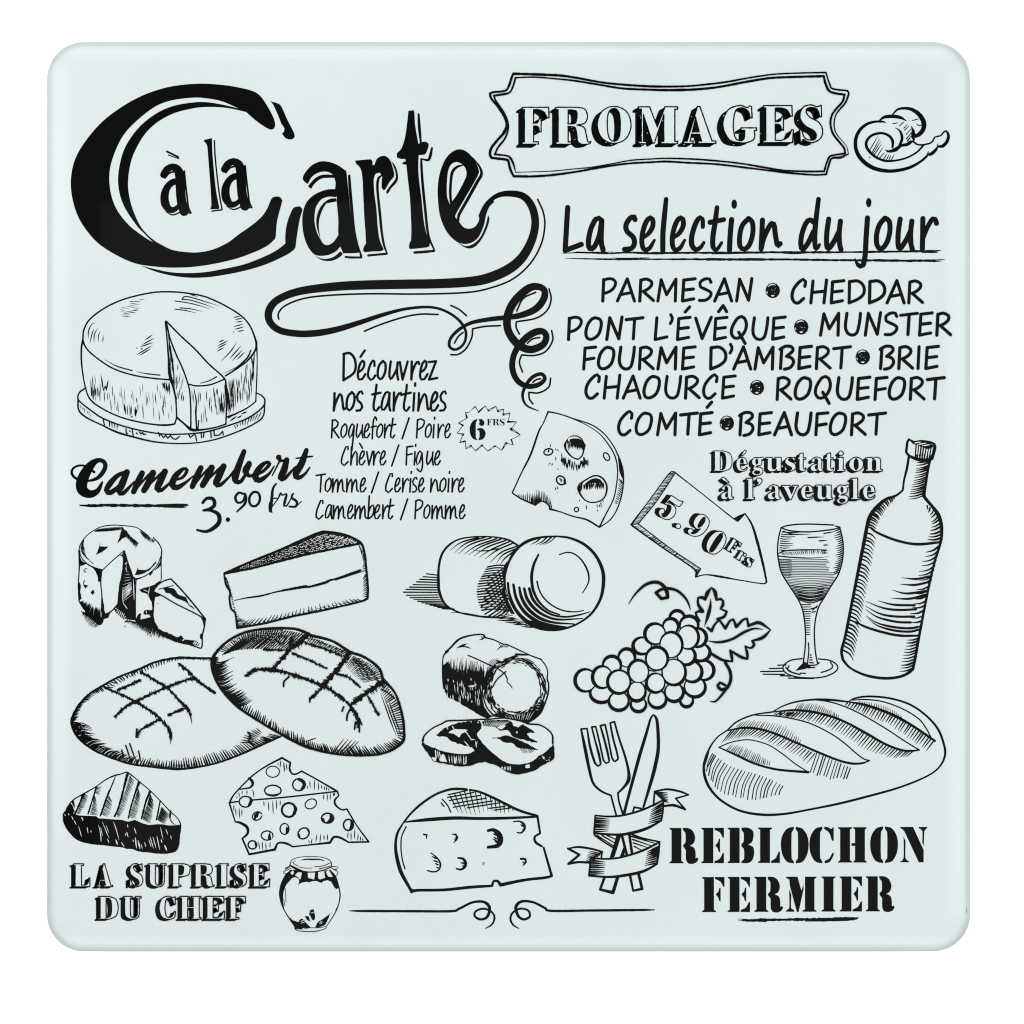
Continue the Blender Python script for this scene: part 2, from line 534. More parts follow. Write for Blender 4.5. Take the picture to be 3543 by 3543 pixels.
# ------------------------------------------------------------------ slab serif display letters (height 100)
SLAB = {
    'F': (73, "0,0! 73,0! 74,28! 70,28! 60,12 45,6 31,6! 31,43! 42,42 48,30! 52,30! 52,66! 48,66! 44,52 31,50! 31,94! 44,94! 44,100! 0,100! 0,94! 6,94! 6,6! 0,6!"),
    'R': (90, "0,0! 55,0! 76,5 83,25 76,42 55,48! 74,55 80,75 83,90 86,95 92,93! 90,98 80,100 68,100 58,92 55,70 50,54 32,51! 32,94! 40,94! 40,100! 0,100! 0,94! 6,94! 6,6! 0,6!", "32,7! 42,7 54,10 56,25 52,42 44,45 32,45!"),
    'O': (93, "46,0 80,14 93,50 80,86 46,100 13,86 0,50 13,14", "46,5 60,16 64,50 60,85 46,95 32,85 27,50 31,16"),
    'M': (100, "0,0! 28,0! 48,55! 68,0! 100,0! 100,6! 93,6! 93,94! 100,94! 100,100! 58,100! 58,94! 65,94! 65,20! 40,98! 36,98! 12,20! 12,94! 20,94! 20,100! 0,100! 0,94! 7,94! 7,6! 0,6!"),
    'A': (80, "32,0! 38,0! 70,94! 80,94! 80,100! 34,100! 34,94! 43,94! 38,75! 16,75! 12,94! 20,94! 20,100! -4,100! -4,94! 5,94!", "27,28! 37,69! 18,69!"),
    'G': (92, "78,2! 80,32! 76,32! 68,12 50,5 34,14 28,50 33,86 48,95 58,90 60,78 60,66! 50,66! 50,60! 92,60! 92,66! 86,67! 86,88 70,98 48,100 16,90 0,50 14,12 46,-1 66,5 74,0"),
    'E': (80, "0,0! 76,0! 77,28! 73,28! 64,12 48,6 31,6! 31,44! 44,42 50,30! 53,30! 53,66! 50,66! 44,52 31,50! 31,94! 50,94 68,84 76,66! 80,66! 78,100! 0,100! 0,94! 6,94! 6,6! 0,6!"),
    'S': (64, "54,2! 59,0! 60,30! 56,30! 48,10 32,5 18,10 18,22 30,34 52,46 63,66 58,88 38,100 20,98 8,92 4,99! 0,99! -1,66! 3,66! 12,88 28,95 42,92 46,80 38,68 16,56 2,40 0,22 10,4 32,-1 46,4"),
    'L': (72, "0,0! 44,0! 44,6! 34,6! 34,94! 50,94 64,84 68,62! 72,62! 71,100! 0,100! 0,94! 7,94! 7,6! 0,6!"),
    'U': (90, "0,0! 44,0! 44,6! 35,6! 35,75 42,92 56,94 68,88 72,70 72,6! 62,6! 62,0! 90,0! 90,6! 80,6! 80,72 72,94 48,101 20,94 8,76 8,6! 0,6!"),
    'P': (84, "0,0! 55,0! 80,8 84,28 76,48 52,55! 33,55! 33,94! 43,94! 43,100! 0,100! 0,94! 6,94! 6,6! 0,6!", "33,7! 44,7 55,12 56,28 52,44 44,48 33,48!"),
    'I': (44, "0,0! 44,0! 44,6! 36,6! 36,94! 44,94! 44,100! 0,100! 0,94! 8,94! 8,6! 0,6!"),
    'D': (92, "0,0! 50,0! 82,14 92,50 82,86 50,100! 0,100! 0,94! 7,94! 7,6! 0,6!", "34,7! 46,7 58,18 62,50 58,82 46,93 34,93!"),
    'C': (82, "76,2! 80,2! 80,36! 76,36! 66,12 50,6 34,14 28,50 34,86 52,94 68,86 78,66! 82,68! 76,92 50,101 14,90 0,50 14,10 46,-1 66,6"),
    'H': (94, "0,0! 42,0! 42,6! 34,6! 34,45! 60,45! 60,6! 52,6! 52,0! 94,0! 94,6! 86,6! 86,94! 94,94! 94,100! 52,100! 52,94! 60,94! 60,52! 34,52! 34,94! 42,94! 42,100! 0,100! 0,94! 8,94! 8,6! 0,6!"),
}


def map_pts(s, x, y, sx, sy, rot=0, slant=0):
    c, sn = math.cos(math.radians(rot)), math.sin(math.radians(rot))
    out = []
    for px, py, w_, cor in P(s):
        u, v = (px + slant * (100 - py)) * sx, py * sy
        out.append('%.1f,%.1f%s' % (x + u * c - v * sn, y + u * sn + v * c, '!' if cor else ''))
    return ' '.join(out)


def shaded(ch, x, y, wide, high, ox=-0.15, oy=0.10, line=7, rot=0, font=None):
    """an outlined letter with a black block shadow to the lower left; (x, y) its top left corner"""
    g = (font or SLAB)[ch]
    sx, sy = wide / g[0], high / 100
    c, sn = math.cos(math.radians(rot)), math.sin(math.radians(rot))
    vx, vy = ox * high * c - oy * high * sn, ox * high * sn + oy * high * c
    loops = [map_pts(s, x, y, sx, sy, rot) for s in g[1:]]
    for lp in loops:
        for r in smooth(P(lp), True):
            for a, b in zip(r, r[1:]):
                put([(a[0], a[1]), (b[0], b[1]), (b[0] + vx, b[1] + vy), (a[0] + vx, a[1] + vy)], [(0, 1, 2, 3)], True, [])
    for lp in loops:
        S(lp, line * 1.5, closed=True, wob=0.15)
    F(loops[0], ink=False, holes=loops[1:])
    for lp in loops:
        S(lp, line, closed=True, wob=0.25)


# ------------------------------------------------------------------ FROMAGES in its scalloped frame
part('banner_lettering', 'sketched slab letters FROMAGES inside a scalloped double line frame')
frame(1680, 230, 650)
for a in (("F", 378, 421, 270), ("R", 724, 421, 350), ("O", 1150, 411, 345), ("M", 1575, 416, 398), ("A", 2055, 413, 312), ("G", 2442, 406, 343), ("E", 2860, 404, 304), ("S", 3236, 401, 232)):
    shaded(a[0], a[1], a[2], a[3], 378, -0.17, 0.10, 10)
flecks(80, 380, 440, 3400, 840, 6)
sub('banner_frame')
S("285,75! 400,78 600,85,24 780,95,24 950,120,22 1200,165,20 1450,190,20 1700,205,22 1900,207,20 2072,203,18 2272,185,18 2472,160,18 2722,115,16 2972,80,14 3222,68,14 3500,62! 3517,120,14 3542,190 3572,230 3722,250! 3734,280,18 3702,370 3652,430,16 3602,500,12 3584,590,12 3602,680,10 3662,760,6 3712,820,5 3732,900,8! 3652,935,24 3562,945,18 3532,1010,18 3502,1110,18! 3372,1115,16 3122,1095,20 2872,1065,16 2672,1040,18 2372,1005,18 2072,990,18 1872,978,20 1700,985,18 1450,1000,18 1200,1035,20 950,1080,20 700,1115,22 500,1130,22 290,1130,22! 255,1060,24 235,980 210,958 60,940,24! 45,900 60,840,26 120,760,24 190,680,28 215,600,20 195,520,24 130,420,20 60,330,22 45,280,20! 80,265,20 200,250,18 240,200,22 270,110,22 285,75!", 20, wob=0.12)
S("310,115! 500,110,14 700,125,14 900,145,18 1150,185,18 1400,225,20 1650,238,20 1872,243,24 2122,238,24 2372,215,22 2672,160,22 2922,120,22 3172,108,22 3477,100! 3497,180,24 3532,250 3592,275,22 3692,290! 3672,360,20 3612,430 3562,500,20 3547,590,20 3572,690,20 3632,770,20 3687,840,20 3697,895! 3592,910,16 3542,925,20 3512,980,18 3482,1078! 3322,1080,18 3072,1070,16 2872,1040,20 2672,1005,16 2472,980,16 2172,955,16 1872,945,14 1700,952,12 1500,965,12 1300,1000,10 1100,1035,10 900,1055,8 700,1075,8 500,1083,6 310,1090,6! 285,1000,20 250,935,20 200,915,16 95,905,18! 130,830,18 200,740,18 232,640,16 225,560,18 180,460,16 110,360,16 85,300,18! 190,285,22 250,265,16 280,210,18 310,115!", 18, wob=0.12)

# ------------------------------------------------------------------ curl
part('butter_curl_drawing', 'ink drawing of a curled roll beside the framed heading')
frame(2900, 330, 440)
SS("725,410,10 680,400,28 560,400,34 430,440,42 320,540,48 265,680,52 280,850,56 380,1000,60 540,1105,60 740,1148,52 920,1138,48 1100,1090,44 1260,1000,34 1345,925,36; 1370,850,8 1357,900,34 1420,885,50 1490,820,40 1515,770,20 1510,735,6; 1520,775,30 1590,770,48 1660,690,46 1675,600,40 1640,540,28 1600,560,24 1560,610,22 1470,635,22 1440,690,24 1400,725,24 1280,752,24 1200,745,24 1140,700,26")
SS("1290,765,30 1200,860,26 1060,940,26 900,985,28 720,995,34 560,930,38 450,820,42 425,720,42 480,630,38 570,585,36 680,575,34 780,620,38 830,700,42 825,790,30")
SS("1150,690,20 1140,620,60 1140,540,44 1110,465,6; 865,492,6 930,530,24 965,600,40 968,680,40 930,760,34; 825,295,20 900,215,30 1010,195,38 1120,215,50 1230,290,64 1300,410,72 1290,520,66 1220,600,60 1160,620,50; 630,380,20 700,330,44 830,318,52 950,338,44 1040,390,8")
F("705,818! 760,835 850,800 940,745 1040,720 1100,680 1150,690! 1100,745 1040,775 960,785 900,845 800,872 740,865")
SS("830,432 897,418; 930,465 992,408; 1128,383 1215,358; 1195,435 1215,458 1260,455; 1035,590,16 1110,510,8; 1035,660,18 1120,560,10; 1055,690,24 1110,620,10; 1010,530,14 1075,465,8; 1000,500,14 1050,440,8", 13)
SS("475,840 615,600; 510,880 640,640; 525,895 655,680; 545,910 665,730; 590,930 690,775; 630,950 715,860; 690,970 745,880; 730,985 780,890; 770,985 805,900; 810,975 855,895; 475,950 490,925", 13, 'e')
# ------------------------------------------------------------------ marker pen capitals (height 100)
MARK = {
    'P': "4,2 0,100; 4,5 24,-2 46,0 59,15 52,38 30,57 6,65",
    'A': "0,100 45,-2! 78,100; 20,70 60,62",
    'R': "5,4 0,100; 5,5 31,-1 54,12 52,31 33,48 16,56! 63,98",
    'M': "0,100 15,2! 40,71! 83,0! 80,100",
    'E': "58,-2 6,4! 0,100! 51,90; 6,50 50,45",
    'S': "53,14 46,-1 22,0 2,16 4,34 31,48 53,62 48,82 26,97 0,97",
    'N': "0,100 14,0! 55,96! 70,-3",
    'O': "41,0 65,7 71,33 58,77 29,98 7,94 0,67 10,29 29,5 41,0",
    'T': "0,9 77,0; 39,5 33,97",
    'L': "8,0 0,100! 54,88",
    "'": "2,-14 9,0 8,12 0,26",
    'V': "0,2 29,95! 71,-2",
    'Q': "48,-5! 29,2 6,38 0,70 13,92 38,91 62,62 69,28 60,2 48,-5!; 34,67 63,118",
    'U': "7,0 0,60 10,90 31,100 53,88 65,38 69,0",
    'F': "55,-1 6,4! 0,100; 6,57 47,50",
    'D': "2,2! 42,0 67,24 67,58 42,82 0,100! 2,2",
    'C': "60,24 63,2 52,-8 30,8 8,38 1,72 11,96 30,100 54,80",
    'H': "10,0 0,100; 72,-5 60,100; 6,52 66,46",
    'B': "6,6 0,100; -2,12 22,-2 50,0 57,18 28,44! 52,52 60,72 44,96 18,103",
    'I': "5,0 0,100",
    'a1': "35,-26 56,-50",
    'a2': "19,-28 40,-56! 56,-28",
}
# ------------------------------------------------------------------ narrow handwriting (x-height 100)
HAND = {
    'a': "43,10 33,2 23,5 9,33 1,70 3,93 15,92 32,62 42,12; 42,8 40,72 46,98",
    'c': "33,28 32,4 25,0 13,18 1,55 1,85 13,100 27,93 37,77",
    'e': "5,59 22,47 33,24 32,5 25,0 13,14 4,43 0,76 6,98 22,96 38,70",
    'é': "5,59 22,47 33,24 32,5 25,0 13,14 4,43 0,76 6,98 22,96 38,70; 13,-18 36,-52",
    'è': "5,59 22,47 33,24 32,5 25,0 13,14 4,43 0,76 6,98 22,96 38,70; 2,-50 22,-16",
    'f': "32,-22 24,-50 12,-28 6,20 2,105; -6,25 30,18",
    'g': "37,14 24,3 8,32 0,72 7,98 23,78 40,20! 43,100 30,145 6,126",
    'h': "6,-25 2,98! 10,50 34,5 44,20 44,98",
    'i': "5,8 0,98; 10,-42 9,-30",
    'm': "2,8 0,98! 8,55 30,8 36,30 34,98! 42,55 62,8 68,35 70,85 80,94",
    'n': "4,8 3,50 0,98! 9,60 31,12 40,20 46,60 50,94 60,86",
    'o': "27,3 38,14 40,46 30,80 14,97 2,87 0,55 8,23 27,3",
    'q': "34,12 24,3 8,32 0,72 7,98 23,78 38,18! 32,90 22,185",
    'r': "2,5 1,50 0,98! 4,65 20,20 36,5 40,18",
    's': "30,10 25,-2 14,3 2,25 6,45 24,62 29,80 19,96 0,98",
    't': "22,-35 16,15 7,65 9,93 20,100 35,80; 0,15 42,6",
    'u': "7,5 1,47 0,82 6,98 23,73 38,43; 42,10 39,47 41,82 45,98",
    'v': "0,8 14,98! 40,5",
    'z': "0,8 36,4! 0,98! 42,90",
    'b': "8,-58 0,98; 2,60 18,15 36,5 40,40 28,80 8,96 0,90",
    'D': "2,-35! 0,102! 56,60 60,0 34,-37 0,-33",
    'R': "6,-22 0,98; 3,-22 28,-24 45,-5 35,22 10,40! 50,98",
    'P': "6,-25 0,98; 4,-22 30,-32 52,-18 44,18 6,45",
    'C': "46,-8 46,-28 32,-26 4,48 2,88 18,102 46,75",
    'F': "44,-30 4,-25! 0,98; 4,30 40,22",
    'T': "0,-15 62,-24; 35,-18 28,98",
    '/': "48,-38 0,105",
}


def pen(font, letters, base, k, w):
    for ch, x in letters:
        ch = {'É': ('E', 'a1'), 'Ê': ('E', 'a2')}.get(ch, (ch,)) if font is MARK else (ch,)
        for c in ch:
            for s in font[c].split(';'):
                S(map_pts(s, x, base - 100 * k, k, k), w * RND.uniform(0.96, 1.04))


def line(s):
    """'P402 A542' -> letters with their places"""
    return [(t[0], float(t[1:])) for t in s.split()]


def bullet(x, y):
    D(x, y, 70, 74)
    S(ell(x, y, 54, 58, 0, 6, 215, 300), 9, 'b', ink=False)
    S(ell(x - 2, y, 55, 58, 0, 6, 150, 175), 6, 'b', ink=False)
    S(ell(x, y + 4, 46, 46, 0, 4, 70, 110), 14, 'b', ink=False)
    flecks(5, x - 30, y - 30, x + 30, y + 30, 4)


part('heading_lettering', 'bold handwriting La selection du jour on a double brush underline')
frame(1920, 660, 700)
e_ = "852,445 900,402 935,335 932,272 908,256 870,300 840,390 830,490 850,560 900,552 950,472,30"
SS("122,160 110,360 98,570! 252,512; 447,285 420,262 390,272 345,360 320,480 332,552 372,540 420,440 446,300; 447,285 442,480 460,565; 765,275 755,247 715,265 678,330 690,390 745,440 760,500 730,550 665,560; 1062,80,40 1045,250,48 1032,400,48 1030,570; 1412,345,38 1410,270,40 1385,255,44 1345,310,48 1308,430,48 1308,520,50 1345,562,46 1390,542 1422,495,30; 1548,160,42 1530,300,48 1508,450,48 1512,540,46 1545,562 1592,496,28; 1482,302,48 1612,275,44; 1687,275 1674,420 1667,568; 1850,265,46 1885,300 1890,400 1860,510 1810,558 1768,530 1765,430 1790,330 1850,265", 48)
S("852,445,30 900,402,44 935,335,46 932,272,46 908,256,44 870,300,46 840,390,46 830,490,46 850,560,44 900,552,42 950,472,26")
S("1142,445,30 1190,402,44 1225,335,46 1222,272,46 1198,256,44 1160,300,46 1130,390,46 1120,490,46 1140,560,44 1190,552,42 1240,472,26")
D(1712, 128, 28, 46)
frame(2600, 660, 700)
SS("105,280 100,400 92,555! 122,440 190,310 215,320 230,430 250,528 275,505; 592,300 560,277 520,310 480,420 472,520 490,560 540,500 592,390; 640,80,42 615,290,48 604,450,48 615,558,40 650,515,28; 738,270 720,400 718,510 735,555 790,480 835,390; 850,290 838,400 842,510 855,560; 1108,260,48 1095,450,48 1085,620,48 1065,710,50 1035,722,46 1005,690,30 990,650,12; 1275,262 1315,290 1322,380 1295,490 1240,555 1200,520 1195,420 1225,320 1275,262; 1420,270 1402,400 1400,510 1417,555 1472,480 1517,390; 1532,290 1520,400 1524,510 1537,560; 1637,265 1635,400 1632,555; 1640,460,34 1680,350,42 1730,268,46 1755,272,46 1767,312", 47)
D(1120, 113, 27, 46)
sub('brush_underline')
frame(1920, 660, 700)
for x in (0, 1):
    SS("70,598,3 250,590,12 500,598,14 700,590,14 900,596,20 1300,592,16 1700,592,18 2100,588,18 2500,588,20 2800,586,12 3000,584,18 3300,580,16 3600,576,18 3685,570,4; 100,645,3 300,650,10 600,655,14 900,654,12 1300,654,18 1700,656,20 2200,656,18 2600,662,18 3000,664,18 3400,668,20 3600,664,14 3725,656,3", 16, wob=0.3)
SS("200,582,3 330,588,9 560,584,4; 880,606,4 1000,600,8 1200,602,3; 560,640,3 640,645,9 900,640,5; 2180,600,3 2300,601,8 2420,595,3; 3500,592,4 3600,588,12 3660,590,3; 3480,672,6 3620,676,9 3700,672,2; 1500,606,3 1640,602,8 1800,600,3", 6, wob=0.25)

part('menu_lettering', 'handwritten capital list of ten cheeses with round bullets')
frame(1940, 940, 700)
K = 2.08
pen(MARK, line("P402 A542 R755 M928 E1163 S1325 A1470 N1680"), 280, K, 29)
pen(MARK, line("P75 O240 N440 T625 L902 '1047 É1115 V1290 Ê1468 Q1630 U1835"), 648, K, 29)
pen(MARK, line("F220 O360 U560 R752 M928 E1163 D1432 '1617 A1652 M1855"), 930, K, 29)
pen(MARK, line("C238 H415 A597 O795 U1002 R1192 C1362 E1545"), 1208, K, 29)
pen(MARK, line("C550 O720 M925 T1145 É1325 B1712"), 1558, K, 29)
bullet(1874, 1106)
bullet(1587, 1447)
frame(2620, 940, 700)
pen(MARK, line("C330 H512 E707 D877 D1072 A1240 R1447"), 298, K, 29)
pen(MARK, line("E147"), 645, K, 29)
pen(MARK, line("M605 U842 N1032 S1222 T1370 E1550 R1715"), 606, K, 29)
pen(MARK, line("B222 E397 R565 T730 B1178 R1352 I1535 E1610"), 925, K, 29)
pen(MARK, line("R190 O362 Q555 U765 E955 F1125 O1260 R1462 T1625"), 1220, K, 29)
pen(MARK, line("E15 A165 U370 F560 O697 R900 T1065"), 1558, K, 29)
bullet(148, 180)
bullet(420, 528)
bullet(1008, 815)

part('tartine_lettering', 'thin narrow handwriting listing four open sandwiches')
frame(1070, 1190, 650)
pen(HAND, line("D352 é500 c605 o705 u825 v932 r1050 e1140 z1232"), 370, 2.0, 24)
pen(HAND, line("n252 o385 s487 t648 a742 r868 t960 i1070 n1120 e1250 s1345"), 690, 2.0, 24)
pen(HAND, line("R230 o327 q405 u485 e565 f645 o695 r775 t827 /955 P1105 o1195 i1275 r1325 e1395"), 968, 1.5, 17)
pen(HAND, line("C330 h425 è515 v592 r662 e730 /848 F998 i1080 g1100 u1208 e1290"), 1247, 1.5, 17)
pen(HAND, line("T72 o165 m240 m385 e525 /640 C785 e880 r960 i1035 s1062 e1125 n1248 o1345 i1428 r1470 e1535"), 1525, 1.5, 17)
pen(HAND, line("C70 a165 m248 e395 m470 b605 e672 r755 t805 /940 P1088 o1180 m1262 m1400 e1545"), 1800, 1.5, 17)
def ticks(A, B, n, l0=0.15, l1=0.4, w=8, taper='b', lean=0.0):
    """short pen marks scattered between line A and line B"""
    ts = [(i + RND.uniform(0.1, 0.9)) / n for i in range(n)]
    for t, a, b in zip(ts, along(A, ts), along(B, ts)):
        l = RND.uniform(l0, l1)
        s = RND.uniform(0, 1 - l)
        dx, dy = b[0] - a[0], b[1] - a[1]
        p, q = (a[0] + dx * s, a[1] + dy * s), (a[0] + dx * (s + l), a[1] + dy * (s + l))
        m = ((p[0] + q[0]) / 2 + RND.uniform(-4, 4), (p[1] + q[1]) / 2)
        S([p, m, (q[0] + lean * RND.uniform(0, 1), q[1])], w * RND.uniform(0.55, 1.05), taper, wob=0.15, fine=True)


def solid(ch, x, y, wide, high, rot=0):
    g = SLAB[ch]
    lp = [map_pts(s, x, y, wide / g[0], high / 100, rot) for s in g[1:]]
    F(lp[0], holes=lp[1:])


# ------------------------------------------------------------------ whole cheese with a wedge cut out
part('cheese_wheel_drawing', 'pen drawing of a whole round cheese with one wedge cut')
frame(240, 980, 700)
SS("128,540,14 140,440,14 200,340 340,235,14 500,160,14 660,115 830,85 1000,83 1140,97,14 1300,130 1480,210 1640,310,14 1720,400,14 1765,500,16 1785,580,18 1770,650 1700,740 1600,815 1490,885,14; 128,540,18 150,600,14 220,680 400,805,13 600,875 800,908 965,922,14; 128,550,18 115,620 118,780 150,980,12 200,1110,14 320,1200,13 480,1275 640,1320 800,1348,14 920,1355,18 1005,1345,14! 1025,1285; 1785,560,20 1793,700,10 1790,900 1780,1130,12! 1700,1190 1600,1240 1510,1275,14", 11, wob=0.08)
SS("335,728 450,790 600,835; 640,845 750,865 865,878; 1250,955 1340,930 1405,893; 1460,865,8 1600,800,12 1700,710,16 1733,640,12", 11, 's')
SS("1140,97 1180,115 1225,128; 1080,150,10 1085,135,12 1110,125,10 1200,145 1310,180 1435,218; 1075,155 1150,160 1270,195 1390,238; 1010,170 1120,185 1230,210 1345,247; 1060,235 1160,245 1270,270; 1010,248 1110,260 1210,285", 9, 'e')
ticks("600,140 420,260", "760,150 560,300", 9, 0.3, 0.7, 7)
ticks("560,250 450,320", "690,240 600,320", 7, 0.4, 0.8, 8)
SS("180,530 185,450 220,385,10 255,380,12; 195,578 215,490 235,430; 235,570 240,490 270,425; 275,560 278,500 297,455; 315,568 322,530 322,495", 9, 'b')
SS("720,545 795,492; 690,590 810,525; 670,610 800,565; 640,685 795,592; 668,690 778,625; 640,625 650,615; 680,630 700,620", 10, 'b')
SS("1565,328 1630,315; 1580,350 1660,330; 1590,372 1655,362; 1565,415 1660,392; 1575,440 1668,418; 1605,462 1670,448; 1560,468 1575,464", 9, 'b')
SS("1425,565 1480,538; 1415,600 1515,547; 1412,622 1505,575; 1408,650 1475,615; 1450,745 1540,650 1597,565; 1530,722 1640,597; 1555,740 1655,635; 1600,730 1677,655", 10, 'b')
SS("1125,718 1172,688; 1140,750 1195,715; 1130,775 1210,742; 1138,800 1200,772", 9, 'b')
ticks("185,860 330,900 560,930 760,950 960,940", "215,1130 350,1220 560,1290 760,1330 1000,1320", 44, 0.12, 0.42, 9)
ticks("195,900 270,1000", "205,1120 270,1150", 8, 0.4, 0.8, 11)
ticks("880,930 965,930", "890,1030 970,1080", 8, 0.5, 1, 12)
SS("300,865,6 315,960,12 325,1030,14! 345,980 352,1030,12! 372,920; 525,1150,10 530,1200,18 540,1255,8; 590,1160 588,1270,12! 605,1280; 630,1180 628,1270,14! 650,1195; 905,1130 892,1200 905,1270", 9, 'b')
ticks("1490,900 1600,860 1760,690", "1510,1270 1600,1230 1775,1140", 40, 0.15, 0.4, 10)
ticks("1490,900 1560,890", "1510,1270 1580,1230", 17, 0.2, 0.5, 12)
SS("1770,640 1755,820 1750,930; 1740,700 1748,780; 1510,1290 1560,1262; 1530,1318 1600,1270; 1600,1290 1650,1262; 1640,1250 1700,1225; 1500,1282,16 1560,1262,10 1620,1240,6", 12, 'b')
sub('cheese_wedge')
F("925,362! 960,520 1020,680 1080,810 1130,950 1150,1040 1160,1200! 1160,1390! 1250,1400 1380,1380 1495,1345! 1500,1150 1490,1000 1480,910! 1330,770 1200,630 1060,500", ink=False)
SS("918,370,16 930,500,12 945,700,14 957,850,28 972,925,30 990,980,20 1015,1100,14 1022,1200,12 1025,1285,14; 925,362,14 960,520,14 1020,680 1080,810 1130,950,13 1150,1040,13 1160,1200 1160,1385,14; 925,362 1060,500 1200,630 1330,770 1480,910,14 1490,1000,18 1500,1150,16 1495,1345,12; 1140,965 1220,980 1340,970 1450,930,13 1480,915; 1025,1280,18 1100,1345,16 1165,1397,28 1250,1400,18 1380,1380,13 1495,1345", 11, wob=0.08)
SS("1250,955,6 1340,930,10 1405,893,12", 11)
ticks("935,450 980,620 1110,930", "955,800 1010,1160 1080,1230", 24, 0.15, 0.4, 10)
SS("945,480,8 970,700,10 990,800,8; 965,600,6 985,760,14 1000,900,8", 9)
ticks("1160,1000 1480,950", "1180,1380 1490,1330", 22, 0.12, 0.36, 10)
ticks("1390,980 1480,970", "1400,1250 1490,1330", 14, 0.2, 0.4, 11)
SS("1190,1010,6 1212,1130,12 1208,1240,14 1215,1390,14; 1235,1310 1228,1390", 11)
sub('round_plate')
SS("155,1000,14 100,1040 80,1090,12 100,1130 200,1210 320,1290 500,1360,13 700,1410 900,1440,12 1100,1440 1300,1420 1500,1365 1700,1290 1840,1190 1867,1120,14 1840,1075,12 1790,1050,10; 83,1100 90,1210 160,1280,14 300,1350,12 450,1420,18 600,1465,16 800,1512,14 1000,1530,11 1200,1525 1400,1490 1600,1420 1760,1345 1850,1270,13 1867,1130,13", 11, wob=0.08)
ticks("95,1150 220,1240", "95,1200 215,1290", 6, 0.5, 0.9, 9)
H("370,1310 470,1350", "375,1370 470,1400", 5, 14, 'e')
SS("322,1295 335,1355; 540,1390 545,1430 555,1435; 575,1410 580,1415; 600,1400 610,1455; 640,1430 648,1440; 670,1420 685,1440! 700,1425! 710,1445! 730,1440; 850,1425 862,1460; 870,1440 900,1475! 920,1450! 940,1480! 965,1455! 990,1485! 1020,1490! 1050,1465; 1140,1445 1155,1475; 1165,1465 1200,1445 1215,1505; 1260,1435 1262,1475; 1285,1430 1280,1470; 1350,1415 1355,1475; 1380,1410 1385,1455! 1430,1450! 1465,1415! 1470,1450", 11)
H("1560,1370 1840,1230", "1580,1400 1790,1330", 11, 12, 'e', cut=0.5)

# ------------------------------------------------------------------ brush script
part('brush_lettering', 'bold brush script Camembert with a price beneath')
frame(230, 1530, 860)
SS("215,232,20 150,187,16 95,182,15 50,205,17 42,245,19 80,285,18 170,300,16 250,272,30 300,200,34 290,152,32 240,142,36 180,190,64 125,290,84 122,368,80 180,403,60 240,380,40 278,312,16; 475,230,30 400,258,34 340,320,44 310,375,38 340,392,40 410,340,30 465,250,24; 470,232,44 430,330,54 410,380,46 440,397,34 530,305,12")
for dx, dy in ((0, 0), (456, -40)):
    frame(230, 1530, 860, dx, dy)
    SS("588,240,42 555,310,48 522,385,40; 530,385,10 610,285,18 668,235,32; 672,238,48 640,310,50 602,375,44; 605,375,12 690,285,18 760,228,32; 765,228,46 722,320,52 705,362,44 740,372,30 835,285,12")
frame(230, 1530, 860)
SS("820,300,14 900,275,22 938,218,26 908,208,26 850,260,46 822,330,50 860,352,42 930,310,22 985,262,10; 1380,72,36 1340,180,48 1312,270,54 1318,305,40 1355,305,30 1400,235,24 1420,175,40; 1420,165,40 1392,225,50 1420,262,28 1470,245,12; 1240,300,10 1300,220,12; 1430,268,14 1520,232,22 1580,168,28 1550,158,26 1500,200,42 1467,270,50 1500,296,42 1570,250,22 1615,185,10; 1650,118,42 1668,145,24 1725,132,14; 1600,258,10 1655,150,14; 1712,138,40 1690,220,52 1662,278,40 1695,282,30 1780,190,12; 1865,62,34 1830,160,50 1782,248,50 1802,276,38 1850,250,22 1892,196,12; 1785,126,10 1850,116,16 1912,110,12")
sub('price_lettering')
SS("1060,470,22 1090,437,24 1140,442,28 1150,490,28 1110,520,24 1065,530,18! 1120,530,22 1180,560,30 1187,620,32 1140,670,30 1080,695,22 1015,682,16; 1372,402,16 1340,392,18 1312,430,20 1330,470,18 1370,460,16 1390,412,18; 1385,400,18 1396,430,20 1385,480,20 1325,540,12; 1630,322,12 1605,360,18 1595,450,22 1590,530,16 1598,545,12 1580,540,12 1578,480,12 1600,440,10 1635,435,10; 1600,500,8 1650,430,10 1662,395,18 1680,412,12 1712,402,14 1700,450,20 1692,495,18 1712,495,12 1752,425,8; 1762,400,14 1750,430,18 1790,462,20 1782,500,18 1732,500,14; 1782,502,12 1828,458,6", 16)
D(1255, 602, 18, 19)
C(1462, 442, 42, 58, 19, 12)
sub('brush_underline')
SS("100,488,4 160,492,16 300,490,20 500,492,22 700,494,22 850,494,28 948,490,6; 105,494,4 220,500,8 400,486,8 560,502,6; 700,484,4 900,482,8 950,486,3; 760,506,4 900,506,9 935,502,3", 18, wob=0.3)

